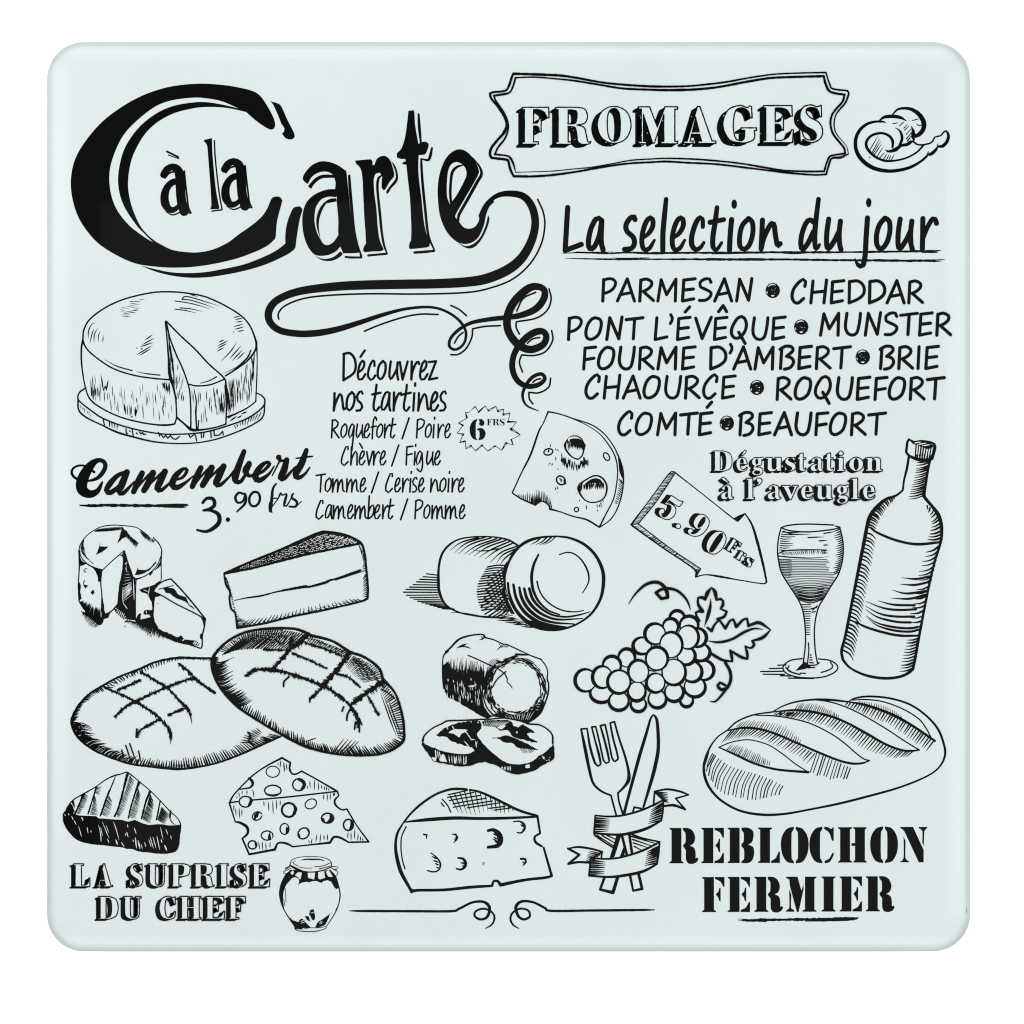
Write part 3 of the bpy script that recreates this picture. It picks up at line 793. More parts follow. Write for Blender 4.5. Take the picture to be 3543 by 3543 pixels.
# ------------------------------------------------------------------ star shaped price
part('price_burst', 'zigzag star burst around a stencil 6 FRS price')
frame(1570, 1380, 260)
S("300,350! 390,350! 555,190! 640,345! 810,180! 900,320! 1080,190! 1145,340! 1280,265! 1270,430! 1450,360! 1390,610! 1610,590! 1460,800! 1710,925! 1465,1050! 1530,1190! 1330,1125! 1230,1320! 1060,1200! 875,1345! 715,1180! 555,1340! 440,1195! 310,1280! 295,1080! 150,1125! 250,900! 90,880! 245,670! 125,620! 350,490! 300,350!", 14, wob=0.2)
SS("400,340,20 555,195,26; 640,340,44 800,185,16; 890,300,50 1080,195,20; 1135,310,54 1280,270,24; 1270,400,50 1450,365,20; 1390,590,50 1610,590,18; 1470,770,60 1700,915,20; 1480,1050,40 1525,1180,16; 1350,1140,60 1240,1310,20; 1060,1215,44 880,1340,18; 730,1200,54 560,1335,18; 440,1210,54 315,1275,22; 290,1090,44 155,1122,20; 240,920,60 95,882,16; 235,685,44 125,620,20; 335,480,50 305,355,18", 20)
for _ in range(1):
    SS("395,348 500,250; 900,292 990,250; 1150,312 1250,290; 1285,395 1390,380; 1500,790 1600,860; 1350,1150 1300,1230; 1050,1235 960,1285; 720,1220 640,1280; 430,1220 350,1255; 225,925 140,900", 12, 'b', ink=False)
F("600,520! 520,545 440,640 408,780 430,930 500,1030 600,1065! 605,1040! 570,1000 565,800 572,600 605,550!")
F("640,520! 720,520 785,580 790,640 760,690 715,700 665,680 645,640 665,610 665,580 640,545!")
F("600,780! 640,750 720,750 790,800 825,880 800,980 730,1050 640,1065! 635,1035! 660,990 660,860 650,815 600,810!")
solid('F', 858, 515, 132, 168)
solid('R', 1008, 515, 155, 168)
solid('S', 1182, 512, 130, 174)

# ------------------------------------------------------------------ slice with two big holes
part('holed_slice_drawing', 'pen drawing of a tilted cheese slice with two large dark holes')
frame(1750, 1400, 450)
S("630,105,26! 560,270,16 490,400,24 370,740,28 240,1000,20 95,1310,18! 230,1400,20 440,1490,26! 490,1445,18 530,1435,18 600,1460,18 645,1510,22 655,1550,30! 800,1590,18 1000,1660,18 1200,1710,26 1390,1820,24! 1480,1640,20 1600,1400,18 1650,1150,18 1660,950,18 1620,760,18 1530,600,18 1400,440,14 1230,320,10 1000,210,18 800,140,18 630,105,22!", 18, wob=0.08)
SS("1000,205,14 1250,290,18 1400,380,18 1520,500,16 1630,670,18 1720,900,26 1748,1100,22 1720,1350,20 1640,1580,18 1540,1720,16 1390,1825,16; 1670,790,8 1697,900,36 1715,1000,46 1735,1090,14", 16, wob=0.08)
H("1675,1080 1660,1250 1615,1470", "1740,1160 1722,1340 1650,1490", 14, 22, 'b', bend=-0.1)
F("860,590! 895,530 960,465 1040,455 1120,490 1190,605! 1165,700 1140,770 1075,825! 990,795 910,720 865,640")
F("905,560! 925,500 990,480 1060,478 1120,520 1130,560! 1145,660! 1140,700 1120,760 1070,800! 1000,775 930,700 900,640", ink=False)
F("945,520! 1000,495 1100,510 1160,570 1185,620! 1150,670 1115,640! 1100,600 1060,600! 1030,640! 1000,590! 960,580!")
ticks("910,520 1160,560", "915,690 1150,680", 26, 0.4, 0.8, 20, 'e')
flecks(8, 950, 470, 1100, 500, 12)
S("1075,1240,30 1090,1190,24 1200,1110,20 1320,1055,20 1420,1080,22 1490,1170,24 1500,1270,26 1470,1370,20 1400,1430,18 1290,1455,16 1180,1420,18 1100,1320,26", 20, closed=True)
F("1160,1195! 1230,1130 1310,1095 1400,1110 1460,1190! 1400,1170 1300,1165 1230,1180")
F("1075,1240! 1145,1150! 1130,1260 1095,1320!")
ticks("1150,1170 1460,1140", "1150,1270 1470,1270", 30, 0.4, 0.9, 18, 'e')
C(632, 702, 68, 48, 20, -12)
D(635, 690, 13, 26, 10)
C(818, 1125, 72, 60, 22, 45)
SS("800,1095,12 825,1120,26 820,1150,12; 870,1130,30 885,1170,40 850,1190,14", 12)
C(1497, 772, 40, 64, 18, -30)
C(1050, 1558, 33, 33, 17)
SS("655,635 670,585; 735,650 745,680; 765,660 785,695; 740,775 745,835; 630,905 650,875 670,865; 680,905 700,870; 770,945 780,970; 735,1275 740,1225; 765,1260 770,1215; 760,1300 770,1305; 1040,1320 1050,1322; 1090,1410 1098,1440; 1195,1490 1200,1560; 1355,1480 1360,1530; 1390,1480 1392,1525; 1410,1440,18 1420,1530,8; 1435,1415 1455,1445; 1358,1560 1368,1585", 12, 'b')
ticks("810,690 920,780 1080,840 1220,720", "830,900 920,990 1080,1000 1225,920", 44, 0.3, 0.6, 20)
S("1160,790,22 1165,930,12")
H("150,1345 440,1485 500,1440 560,1440 690,1540", "150,1330 300,1290 480,1250 590,1300 650,1380", 24, 17, 'e', cut=0.45)
H("380,1455 440,1485 530,1435", "370,1350 450,1340 540,1360", 12, 18, 'e', cut=0.3)

# ------------------------------------------------------------------ shaded lower case
LOW = {
    'e': (68, "36,32 58,40 66,62! 66,66! 26,66! 28,84 40,94 54,90 64,80! 67,84! 58,96 38,101 14,94 2,66 12,40", "26,60! 44,60! 42,44 36,37 29,44"),
    'acute': (68, "30,20! 46,-2 56,-4 54,6 36,24!"),
    'grave': (62, "10,8! 4,0 12,-6 22,0 40,18! 36,22!"),
    'g': (66, "30,32 46,35 60,30 68,34 66,44! 56,44! 58,56 52,70 32,74 24,80! 50,82 62,92 60,110 40,122 16,120 4,110 8,98 16,94! 10,86 18,74! 6,66 4,50 12,36", "30,38 36,46 36,60 30,68 25,60 25,46", "22,98! 44,100 48,106 36,115 22,114 16,106"),
    'u': (80, "0,32! 30,32! 30,80 36,90 46,88 50,80! 50,40! 44,40! 44,32! 74,32! 74,92! 80,92! 80,100! 54,100! 52,92! 40,101 20,101 8,90 8,40! 0,40!"),
    's': (53, "44,34! 48,32! 48,54! 45,54! 38,40 24,37 17,44 26,52 42,60 52,74 48,92 28,101 14,98 6,94 3,100! 0,100! 0,74! 3,74! 10,90 24,96 34,90 30,80 12,70 2,56 6,40 22,32 36,34"),
    't': (46, "10,14! 30,10! 30,34! 44,34! 44,41! 30,41! 30,84 36,92 44,84! 46,86! 42,98 26,101 12,96 9,84 9,41! 0,41! 0,34! 8,30"),
    'a': (62, "8,42 24,31 42,33 52,44 53,60 53,86 58,93 62,90! 62,95 54,101 42,100 36,92! 28,100 12,101 2,92 2,78 12,68 34,62! 34,46 28,37 20,40 22,50 14,56 6,52", "34,68! 24,74 23,86 30,92 34,86!"),
    'i': (36, "0,34! 28,32! 28,92! 36,92! 36,100! 0,100! 0,92! 7,92! 7,41! 0,41!"),
    'dot': (36, "18,0 30,12 18,24 6,12"),
    'o': (68, "34,31 58,42 68,66 58,90 34,101 10,90 0,66 10,42", "34,37 42,48 44,66 42,84 34,95 26,84 24,66 26,48"),
    'n': (74, "0,34! 28,32! 30,42! 42,32 58,34 66,46 66,92! 74,92! 74,100! 40,100! 40,92! 45,92! 45,50 40,42 32,46 29,54! 29,92! 35,92! 35,100! 0,100! 0,92! 7,92! 7,41! 0,41!"),
    'l': (37, "0,0! 29,-2! 29,92! 37,92! 37,100! 0,100! 0,92! 8,92! 8,7! 0,7!"),
    "'": (26, "4,2 14,-2 24,4 24,16 14,30 6,34! 4,30 12,20 4,14"),
    'v': (70, "0,34! 36,34! 36,40! 30,42! 42,74! 54,42! 46,40! 46,34! 70,34! 70,40! 64,42! 40,101! 34,101! 8,42! 0,40!"),
    'r': (56, "0,34! 28,32! 30,46! 40,32 52,32 56,42 50,52 42,50 38,46 30,58! 30,92! 38,92! 38,100! 0,100! 0,92! 7,92! 7,41! 0,41!"),
    'D': SLAB['D'], 'F': SLAB['F'],
    '5': (66, "8,0! 56,0 62,-6! 66,-4! 60,22 12,22! 10,36! 30,30 54,36 66,62 56,90 30,101 6,94 0,78 8,66 20,70 22,80 16,88 30,95 40,84 42,62 36,42 24,38 8,46! 4,46!"),
    '9': (66, "32,0 58,12 66,40 60,74 40,96 14,101 2,92 6,78 18,78 22,86 18,94 30,90 40,76 43,56! 34,64 20,64 4,52 0,30 8,8", "32,6 40,16 42,34 38,52 32,58 26,50 24,30 26,14"),
    '0': (72, "36,0 62,14 72,50 62,86 36,100 10,86 0,50 10,14", "36,5 46,16 48,50 46,84 36,95 28,85 25,50 28,15"),
    '.': (22, "11,78 22,89 11,100 0,89"),
}
part('tasting_lettering', "sketched slab letters Dégustation à l'aveugle above the bottle and glass")
frame(2150, 1540, 940)
for ch, x, wd in (('D', 655, 124), ('e', 815, 78), ('acute', 815, 84), ('g', 925, 80), ('u', 1030, 108), ('s', 1163, 74), ('t', 1255, 56), ('a', 1345, 88), ('t', 1450, 56), ('i', 1535, 52), ('dot', 1535, 52), ('o', 1620, 95), ('n', 1740, 108)):
    shaded(ch, x - 2, 42, wd * 1.08, 143, -0.18, 0.10, 5, font=LOW)
for ch, x, wd in (('a', 708, 84), ('grave', 708, 84), ('l', 890, 54), ("'", 958, 42), ('a', 1040, 88), ('v', 1142, 108), ('e', 1275, 86), ('u', 1385, 108), ('g', 1528, 84), ('l', 1635, 54), ('e', 1715, 86)):
    shaded(ch, x - 2, 238, wd * 1.08, 147, -0.18, 0.10, 5, font=LOW)

part('price_arrow', 'tilted block arrow sign carrying the price 5.90 Frs')
SS("375,190,9 560,335,7 800,525,8 832,540,6; 880,488,8 930,570,14 970,700,18 1010,860,16 1033,975,12! 1000,985,8 840,960,8 700,935,14 600,922,8 530,937,8; 565,880 350,735 120,560; 385,195 250,400 120,560; 375,190,10 335,208,8 200,390,7 70,565,12! 100,590,12 300,735,8 515,880,10 530,937,14; 70,565 120,560; 530,937 565,880; 832,540 880,488; 800,525 838,505 880,488,10; 335,208 370,200", 7, wob=0.1)
H("335,210 200,392 75,565", "380,200 255,395 120,560", 44, 5, '', bend=0.05)
H("360,200 250,370 150,500", "375,200 262,375 160,510", 18, 6, '')
H("85,575 300,735 515,882", "120,562 350,735 560,882", 44, 5, '', bend=0.2)
H("200,660 300,735 430,820", "230,640 330,720 460,815", 16, 6, '', bend=0.1)
H("802,525 835,540", "836,505 880,490", 9, 6, '')
H("517,885 530,930", "562,882 545,910", 7, 5, '')
for ch, x, y, wd, hi in (('5', 344, 351, 108, 168), ('.', 470, 442, 36, 168), ('9', 555, 474, 110, 172), ('0', 672, 588, 118, 176), ('F', 792, 660, 76, 95), ('r', 861, 722, 58, 95), ('s', 917, 765, 56, 95)):
    shaded(ch, x, y, wd, hi, -0.19, 0.06, 5, rot=33, font=LOW)
# ------------------------------------------------------------------ cut tall cheese
part('tall_cheese_drawing', 'heavily shaded drawing of a tall round cheese missing a wedge')
frame(200, 1780, 540)
SS("260,450,12 280,370 350,270 450,195,10 550,150 680,132,12 800,138 950,155,10 1030,195 1120,265,12; 1180,285,12 1250,360,14 1285,440,12 1275,520 1220,640,10 1130,730 1040,780,14 970,800,22; 268,440 288,525,12 350,600,14 430,650,16 550,690,20; 550,690 680,570,12 820,450,12; 825,450 870,600,12 935,785,16; 262,450,16 266,640 258,800,14 255,900 262,1070,14! 350,1190,20 450,1270,24 530,1310,24; 1287,450,16 1280,600,12 1282,800,12; 540,690,20 532,850,14 545,1000,14 545,1200,24; 600,1235,22 660,1200,16 725,1135,14; 950,790,22 948,1000,16 955,1300,14; 970,800 962,1000 962,1290", 11, wob=0.1)
F("822,445! 790,495 760,505! 795,520 805,570 800,650 785,750 760,880 745,1000 735,1110! 690,1170 800,1290 860,1300 950,1310! 955,1100 945,900 935,790! 870,610", wob=1.5)
H("860,600 800,900 810,1100", "820,680 900,760 930,1000", 14, 5, 'b', ink=False)
H("810,930 820,1060", "910,830 920,930", 8, 9, 'b', ink=False)
SS("808,900 805,1050 815,1120; 935,800 940,920 945,1060; 850,1000 915,890; 820,1110 860,1170; 830,620 860,590", 8, 'b', ink=False)
for i in range(6):
    for j in range(4):
        D(720 + i * 20 + j * 14, 1165 + j * 38 + i * 14 - j * 6, 6, 8, 30, ink=False)
F("425,650! 545,690! 535,835! 500,830 495,760 460,700", wob=2)
F("262,450! 290,560 355,612! 310,630 278,645!")
F("255,815! 285,880 275,960 297,1040 262,1075!", wob=2)
H("270,1090 350,1200 530,1300", "310,1060 400,1090 525,1150", 30, 17, 'e', cut=0.35)
F("340,1190! 440,1260 530,1290 545,1000! 570,1100 578,1190 600,1235 665,1200! 620,1280 580,1300 530,1370 480,1350 400,1290 320,1225", wob=3)
H("310,1205 540,1350", "300,1240 370,1370 450,1415", 18, 14, 'e', cut=0.2)
H("285,1195 350,1230", "320,1240 370,1260", 6, 9, 'e')
H("820,1330 960,1330 1180,1410 1320,1490", "860,1300 1000,1400 1100,1510 1310,1555", 36, 16, 'e', cut=0.4)
H("860,1300 1200,1420", "830,1340 1110,1500", 22, 10, 'e', cut=0.3)
F("1282,800! 1220,850 1170,880 1010,930! 1040,965 1110,985 1140,1050 1160,1085! 1165,1180 1080,1180 1060,1230 1120,1250! 1150,1270 1020,1300! 1030,1220 1000,1230 955,1310! 970,1340 1100,1400 1200,1420 1245,1405! 1195,1300 1190,1150 1208,1020! 1275,1005 1185,955! 1200,920 1260,860", wob=2)
F("1060,1245! 1130,1240 1150,1270! 1090,1275 1030,1300!", ink=False)
SS("1060,930 1120,960; 1120,1000 1135,900; 1090,1180 1100,1230", 6, 'b', ink=False)
F("1285,450! 1270,560 1240,630 1190,690 1130,740 1145,765! 1190,700 1250,660 1282,620!", wob=2)
H("455,210 600,205 785,185", "500,180 640,160 800,150", 28, 14, 'e')
F("790,145! 820,180 850,250 850,280 800,300 735,362! 760,290 780,220", wob=2)
H("835,190 900,275 995,355", "825,260 880,320 965,415", 18, 16, 'e')
H("1020,205 1110,265 1200,330", "1040,250 1100,320 1195,355", 15, 15, 'e')
H("325,310 285,400 310,490 440,610", "305,370 335,430 350,510 425,600", 28, 13, 'e')
F("525,350! 520,392 620,400! 585,440 480,500 465,535!", wob=2)
F("1000,640! 990,680 1080,690 1150,650 1220,570! 1212,605 1130,690 1050,735 948,752!", wob=2)
SS("360,672 335,675 322,692 335,712 352,712; 335,818 318,840 325,872 352,885", 9)
F("312,868! 378,878! 340,918!")
F("440,928! 457,965! 430,997! 404,965!")
flecks(3, 820, 1370, 840, 1390, 8, ink=True)
sub('cheese_wedge')
F("1195,1330! 1250,1415 1400,1480 1490,1525 1520,1495 1565,1540 1700,1565 1755,1600! 1740,1625 1600,1612 1480,1585 1350,1530 1220,1450", wob=3)
H("1200,1400 1400,1490 1600,1560", "1230,1470 1400,1570 1620,1620", 20, 10, 'e')
SS("1545,1560 1575,1540; 1680,1600 1700,1575; 1700,1605 1720,1585; 1730,1610 1745,1590", 10, ink=False)
SS("1182,950,14 1240,870 1320,820 1400,797! 1500,900 1640,1060 1825,1290,18! 1812,1400 1790,1500 1785,1640,14 1760,1655,14! 1600,1600; 1190,960 1290,1005 1450,1100 1700,1225 1820,1295,14", 11, wob=0.1)
F("1768,1275! 1825,1300! 1812,1395 1792,1320")
D(1778, 1510, 20, 38)
F("1310,915! 1390,905 1460,940 1480,985 1590,1030 1620,1100 1690,1160! 1620,1130 1580,1080 1450,1030 1400,980 1340,970", wob=3)
SS("1250,925 1430,880; 1650,1130 1680,1165", 9)
D(1235, 1105, 6)

# ------------------------------------------------------------------ layered slab
part('layered_cheese_drawing', 'pen drawing of a long cheese wedge with a dark crosshatched rind')
frame(740, 1800, 580)
F("120,615! 500,445 1000,235 1260,130! 1500,165 1700,270! 1300,350 1000,415 480,545")
LOW_, UPP_ = "270,578 480,532 1000,398 1300,335 1640,262", "330,530 700,382 1000,262 1280,160 1570,212"
for i in range(58):
    t0 = i / 57
    h = math.hypot(*(p - q for p, q in zip(along(LOW_, [t0])[0], along(UPP_, [t0])[0])))
    m = max(1, int(h / 19))
    for j in range(m):
        if RND.random() < 0.16:
            continue
        tt = min(1, max(0, t0 + (0.009 if j % 2 else 0) + RND.uniform(-0.003, 0.003)))
        a, b = along(LOW_, [tt])[0], along(UPP_, [tt])[0]
        q = (j + 0.5 + RND.uniform(-0.2, 0.2)) / m
        x, y = a[0] + (b[0] - a[0]) * q, a[1] + (b[1] - a[1]) * q
        l = RND.uniform(5, 12) * (0.7 + 0.5 * t0)
        d = RND.choice((-0.6, -0.45, 0.15))
        S([(x - l, y - l * d), (x + l, y + l * d)], RND.uniform(4.5, 9) * (0.7 + 0.5 * t0), ink=False, cap=False, fine=True)
S("120,610,18 300,530,20 500,445,20 750,345,22 1000,235,26 1150,165,22 1260,130,24! 1380,140,22 1500,165,24 1600,205,26 1700,270,26 1740,400,26 1755,550,24 1770,700,24 1775,800,26 1770,900,26! 1700,935,22 1500,985,18 1200,1050,24 900,1110,22 600,1185,22 400,1220,24 270,1240,26! 260,1150,22 240,1060,20 200,1020,24 180,900,22 185,830,18 140,740,22 120,640,18 120,610,18", 20, wob=0.12)
SS("130,622,10 300,580,26 480,545,24 700,485,28 1000,410,26 1300,345,24 1685,270,22; 235,925,6 380,895,14 550,870,18 700,830,14 850,800,24 1050,765,30 1100,768,22 1280,720,30 1330,695,22 1420,670,18 1600,610,28 1690,575,22; 1400,692,8 1560,640,8 1740,580,8", 10, wob=0.15)
H("1665,275 1740,420 1755,560", "1690,340 1720,490 1705,575", 13, 14, 'e')
H("1762,590 1778,890", "1720,660 1722,900", 13, 14, 'e')
H("290,1225 600,1180 1200,1050 1740,930", "400,1130 640,1090 1280,940 1660,900", 34, 15, 'e', cut=0.35)
H("330,1215 600,1180 1200,1050 1700,935", "290,1170 560,1150 1130,1020 1600,920", 26, 12, 'e', cut=0.3)
H("125,640 190,850 240,1060 265,1180", "165,690 215,860 265,1050 330,1140", 26, 12, 'e', cut=0.3)
H("262,1130 275,1225", "350,1130 400,1215", 7, 10, 'e')
F("260,1200! 330,1215 420,1215! 300,1245! 265,1245!")

# ------------------------------------------------------------------ two rolls
part('round_cheese_drawing', 'engraved drawing of two rounded soft cheeses lying side by side')
frame(1380, 1820, 740)
H("345,432 350,560 360,640 425,715 510,755", "265,420 110,545 42,600 170,680 410,752", 21, 13, '', jit=0.03)
S("1090,185,16 1000,130,16 900,105,14 780,95,11 650,100,12 530,125,14 440,185,18 385,265,20 360,380,20 358,500,24 365,590,24 400,680,20 460,740,16 560,785,13 680,810,12 800,822,18 1050,835,8", 14)
for s in ("720,102 560,150 460,222", "780,100 610,155 500,242", "830,108 650,165 535,252", "880,115 700,180 585,257", "920,120 745,185 625,265", "965,130 800,190 675,272", "1000,140 840,210 725,282", "1030,155 885,220 775,300", "1075,180 930,235 820,332", "1060,205 940,260 880,340", "1045,225 960,290 915,350"):
    S(s, 13, 'e')
S("665,210 720,225 800,222 900,205", 10, 's')
F("1085,185! 1020,285 960,340 940,420 945,540 930,600 960,690 1010,790! 1050,800! 975,640 960,500 980,390 1030,280")
H("972,345 950,480 945,640 990,775", "805,360 720,520 712,640 750,772", 20, 15, '', bend=0.05, jit=0.03)
H("968,350 945,480 942,600 955,700 1000,765", "812,440 775,630 745,735 800,815 905,820", 15, 15, '', bend=-0.04, jit=0.03)
H("975,600 1000,780", "860,760 960,815", 6, 16, 'e')
H("820,820 1000,870 1180,915", "1010,785 1080,840 1230,900", 12, 11, 'b')
SS("470,780 600,790 820,830; 880,850 1000,855 1070,850; 960,870 1120,878; 1030,890 1160,892; 1100,908 1250,918", 11, 'b')
sub('front_cheese')
F("1430,93 1550,110 1680,170 1780,270 1840,400 1848,520 1820,660 1740,790 1620,880 1500,925 1380,938 1250,915 1130,850 1040,750 980,620 960,500 970,400 1010,290 1085,190 1180,130 1300,100", ink=False)
S("1430,93,14 1550,110,20 1680,170,24 1780,270,26 1840,400,30 1848,520,30 1820,660,24 1740,790,20 1620,880,16 1500,925,20 1380,938,24 1250,915,30 1130,850,20 1040,750,10 980,620,8 960,500,10 970,400,16 1010,290,22 1085,190,24 1180,130,26 1300,100,18 1430,93,14", 14)
F("1120,840! 1200,855 1290,870 1400,900 1525,918! 1400,945 1290,935 1210,912")
SS("985,515,20 1000,620,22 1060,760,26 1160,860,30 1280,905,24; 1035,530,22 1060,650,26 1130,770,30 1230,850,32 1340,890,26 1520,915,12; 1088,555,20 1110,650,28 1170,750,30 1270,830,28 1400,872,20 1585,885,10; 1132,565,22 1160,660,28 1230,750,28 1330,815,22 1450,845,18 1660,835,8; 1178,565,24 1210,660,26 1280,740,22 1380,800,18 1500,820,16 1620,805,14 1725,775,8; 1262,258,16 1222,340,22 1200,440,26 1205,540,26 1225,610,24 1270,690,20 1350,762,16 1450,800,12; 1248,500,14 1265,570 1310,650 1390,720 1490,765,12 1600,775 1670,762,8; 1452,258,10 1520,238 1590,255,12 1660,320 1710,420,16 1712,510 1660,605,8", 12)
H("1265,105 1440,97", "1180,165 1320,170", 5, 15, 'e', bend=-0.08)

# ------------------------------------------------------------------ bottle
part('wine_bottle_drawing', 'woodcut drawing of a leaning wine bottle')
frame(2600, 1500, 880)
S("1195,180,18 1180,270,18 1160,350,14 1150,430,14! 1100,470,16 1020,500,22 950,560,28 900,630,28 875,720,26 850,850,26 820,1000,24 780,1200,22 745,1380,22 710,1550,20 685,1650,22 695,1720,20! 750,1780,16 850,1830,18 960,1855,20 1060,1858,20 1150,1840,20 1215,1800,22 1235,1750,22 1270,1560,20 1310,1350,18 1350,1150,18 1390,980,18 1430,850,20 1445,770,22 1440,680,26 1415,610,28 1370,550,22 1320,490,24 1310,460,26 1325,380,18 1340,280,18 1360,190,16", 18, wob=0.06)
SS("1197,45,18 1185,62 1175,140,18! 1200,170,18 1260,195,26 1320,205,28 1370,190,26! 1395,100,20 1370,70,16 1290,55,12 1240,62 1197,45", 14)
F("1200,48! 1250,58 1320,58 1395,95! 1340,118 1270,92 1225,78")
SS("1235,72 1290,64; 1260,84 1330,72; 1290,94 1360,84", 7, 'b', ink=False)
H("1240,90 1395,110", "1235,185 1375,195", 9, 12, '', jit=0.05)
H("1240,160 1390,165", "1255,195 1375,195", 8, 12, '')
H("1352,195 1335,300 1312,475", "1258,215 1240,330 1190,505", 18, 15, 'e', bend=-0.06)
H("1090,478 950,565 880,720", "1085,500 985,630 935,745", 19, 17, 'e', bend=-0.08)
H("870,740 780,1200 695,1660", "948,790 862,1250 772,1735", 36, 16, 'e', bend=-0.13)
H("1325,540 1420,640 1442,810", "1330,565 1370,680 1335,820", 13, 17, 'e', bend=-0.08)
H("1435,830 1380,1050 1330,1250 1285,1480", "1320,890 1265,1075 1215,1290 1190,1490", 19, 17, 'e', bend=-0.1, cut=0.2)
H("1270,1540 1225,1790", "1185,1555 1125,1815", 13, 17, 'e', bend=-0.08)
SS("900,715,10 960,755,16 1080,805,18 1200,835,18 1300,840,20 1430,825,16; 790,1430,12 870,1470,16 1000,1510,18 1130,1535,18 1270,1535,14", 16)
SS("1145,1095 1250,1105 1350,1085; 1130,1145 1240,1150 1340,1130; 1070,1190 1180,1215 1330,1195; 1060,1250 1200,1255 1320,1225; 960,1270 1080,1300 1240,1305; 870,1275 1000,1325 1120,1340 1250,1335; 865,1310 980,1370 1100,1390 1235,1390; 865,1335 960,1395 1100,1430 1210,1435; 870,1385 960,1440 1080,1470 1200,1480 1260,1470; 885,1405 960,1460 1080,1495 1200,1505 1270,1490", 16, 's')

# ------------------------------------------------------------------ glass
part('wine_glass_drawing', 'engraved drawing of a half full stemmed wine glass')
SS("225,715 205,800 198,890 205,960 225,1050 270,1130 330,1220 370,1290 395,1370 408,1480 410,1600 393,1745; 670,710 690,790 698,870 690,970 660,1070 610,1150 550,1250 510,1320 485,1420 478,1520 485,1650 502,1745; 225,715 270,700 350,690 450,688 625,695; 640,703 672,712; 225,715 280,735 370,746 460,746 560,736 640,724 672,712; 393,1745 430,1760 495,1757 515,1740; 385,1710 300,1722 250,1755 240,1790 270,1825 350,1850 450,1857 550,1848 630,1815 657,1780 640,1748 590,1722 510,1712; 285,1765 275,1785 300,1810 370,1832; 600,1738 618,1770 590,1795 530,1815", 10)
SS("240,742 320,765 450,765; 550,760 640,742; 430,790 555,785; 515,815 575,812; 550,848 588,846; 205,912,8 250,892,10 350,885,10 450,883,12 580,878,8; 205,930 300,940 450,946 592,935; 540,908 582,906; 535,890 580,888", 9, 'e')
EDGE_L = ((715, 225), (800, 205), (890, 198), (960, 205), (1050, 225), (1130, 270), (1220, 330), (1290, 370))
EDGE_R = ((710, 670), (790, 690), (870, 698), (970, 690), (1070, 660), (1150, 610), (1250, 550), (1320, 510))


def at_y(tab, y):
    for (y0, x0), (y1, x1) in zip(tab, tab[1:]):
        if y <= y1:
            return x0 + (x1 - x0) * (y - y0) / (y1 - y0)
    return tab[-1][1]


def level(y, x0, x1, w, sag=6.0, taper=''):
    S([(x0, y, w), ((x0 + x1) / 2, y + sag, w), (x1, y, w * (0.4 if taper else 1))], w, fine=True)


for i in range(9):
    y = 748 + i * 17
    level(y, at_y(EDGE_L, y) + 16, RND.uniform(290, 320) + max(0, 3 - i) * 28, 8.5, 4, 'e')
for i in range(21):
    y = 735 + i * 16.5
    x = at_y(EDGE_R, y)
    S([(x - 4, y - 10, 11), (x - 24, y + 1, 10), (x - RND.uniform(38, 58), y + 6, 4)], fine=True)
for i in range(11):
    y = 957 + i * 12.5
    level(y, at_y(EDGE_L, y) + 4, RND.uniform(560, 592) if i < 8 else at_y(EDGE_R, y) - 30, 5.6, 3)
for i in range(12):
    y = 952 + i * 12.5
    level(y, at_y(EDGE_L, y) + 4, RND.uniform(290, 312), 3.2, 2)
for i in range(15):
    y = 1092 + i * 12
    sag = 10 + i * 1.2
    level(y, at_y(EDGE_L, y) + 3, at_y(EDGE_R, y) - 4, 4.6 + 0.36 * i, sag)
for i in range(5):
    y = 1150 + i * 24
    level(y + 5, at_y(EDGE_L, y) + RND.uniform(14, 40), at_y(EDGE_R, y) - RND.uniform(14, 50), 9, 16)
H("215,905 570,884", "245,928 555,912", 26, 8, 'e')
for i in range(14):
    y = 1300 + i * 17.5
    x0 = 380 + 30 * min(1, i / 7)
    S([(x0, y, 9), (450 - i * 0.6, y - 1, 7)], fine=True)
SS("455,1330 495,1322; 460,1358 485,1352; 465,1340 500,1310; 432,1590 436,1650 425,1745; 448,1680 452,1684; 446,1700 455,1702; 444,1720 460,1720; 440,1740 470,1742; 260,1775 285,1805 340,1825; 370,1820 410,1822; 430,1780 480,1776", 9)
H("400,1735 450,1770", "330,1805 400,1790", 9, 10, 'e')
SS("70,1808 240,1806; 90,1828 250,1830; 135,1785 240,1783; 200,1760 262,1758; 220,1840 300,1842; 280,1858 470,1861; 330,1851 450,1857", 9)
# ------------------------------------------------------------------ grapes
part('grape_drawing', 'bold outline drawing of a bunch of grapes with two leaves and tendrils')
frame(2140, 1980, 560)


def grape(cx, cy, rx, ry, ang, thick=46, thin=16):
    F(ell(cx, cy, rx, ry, 0, 20))
    a = math.radians(ang)
    d = (thick - thin) / 2
    m = (thick + thin) / 2
    F(ell(cx - d * math.cos(a), cy + d * math.sin(a), rx - m, ry - m, 0, 20), ink=False)


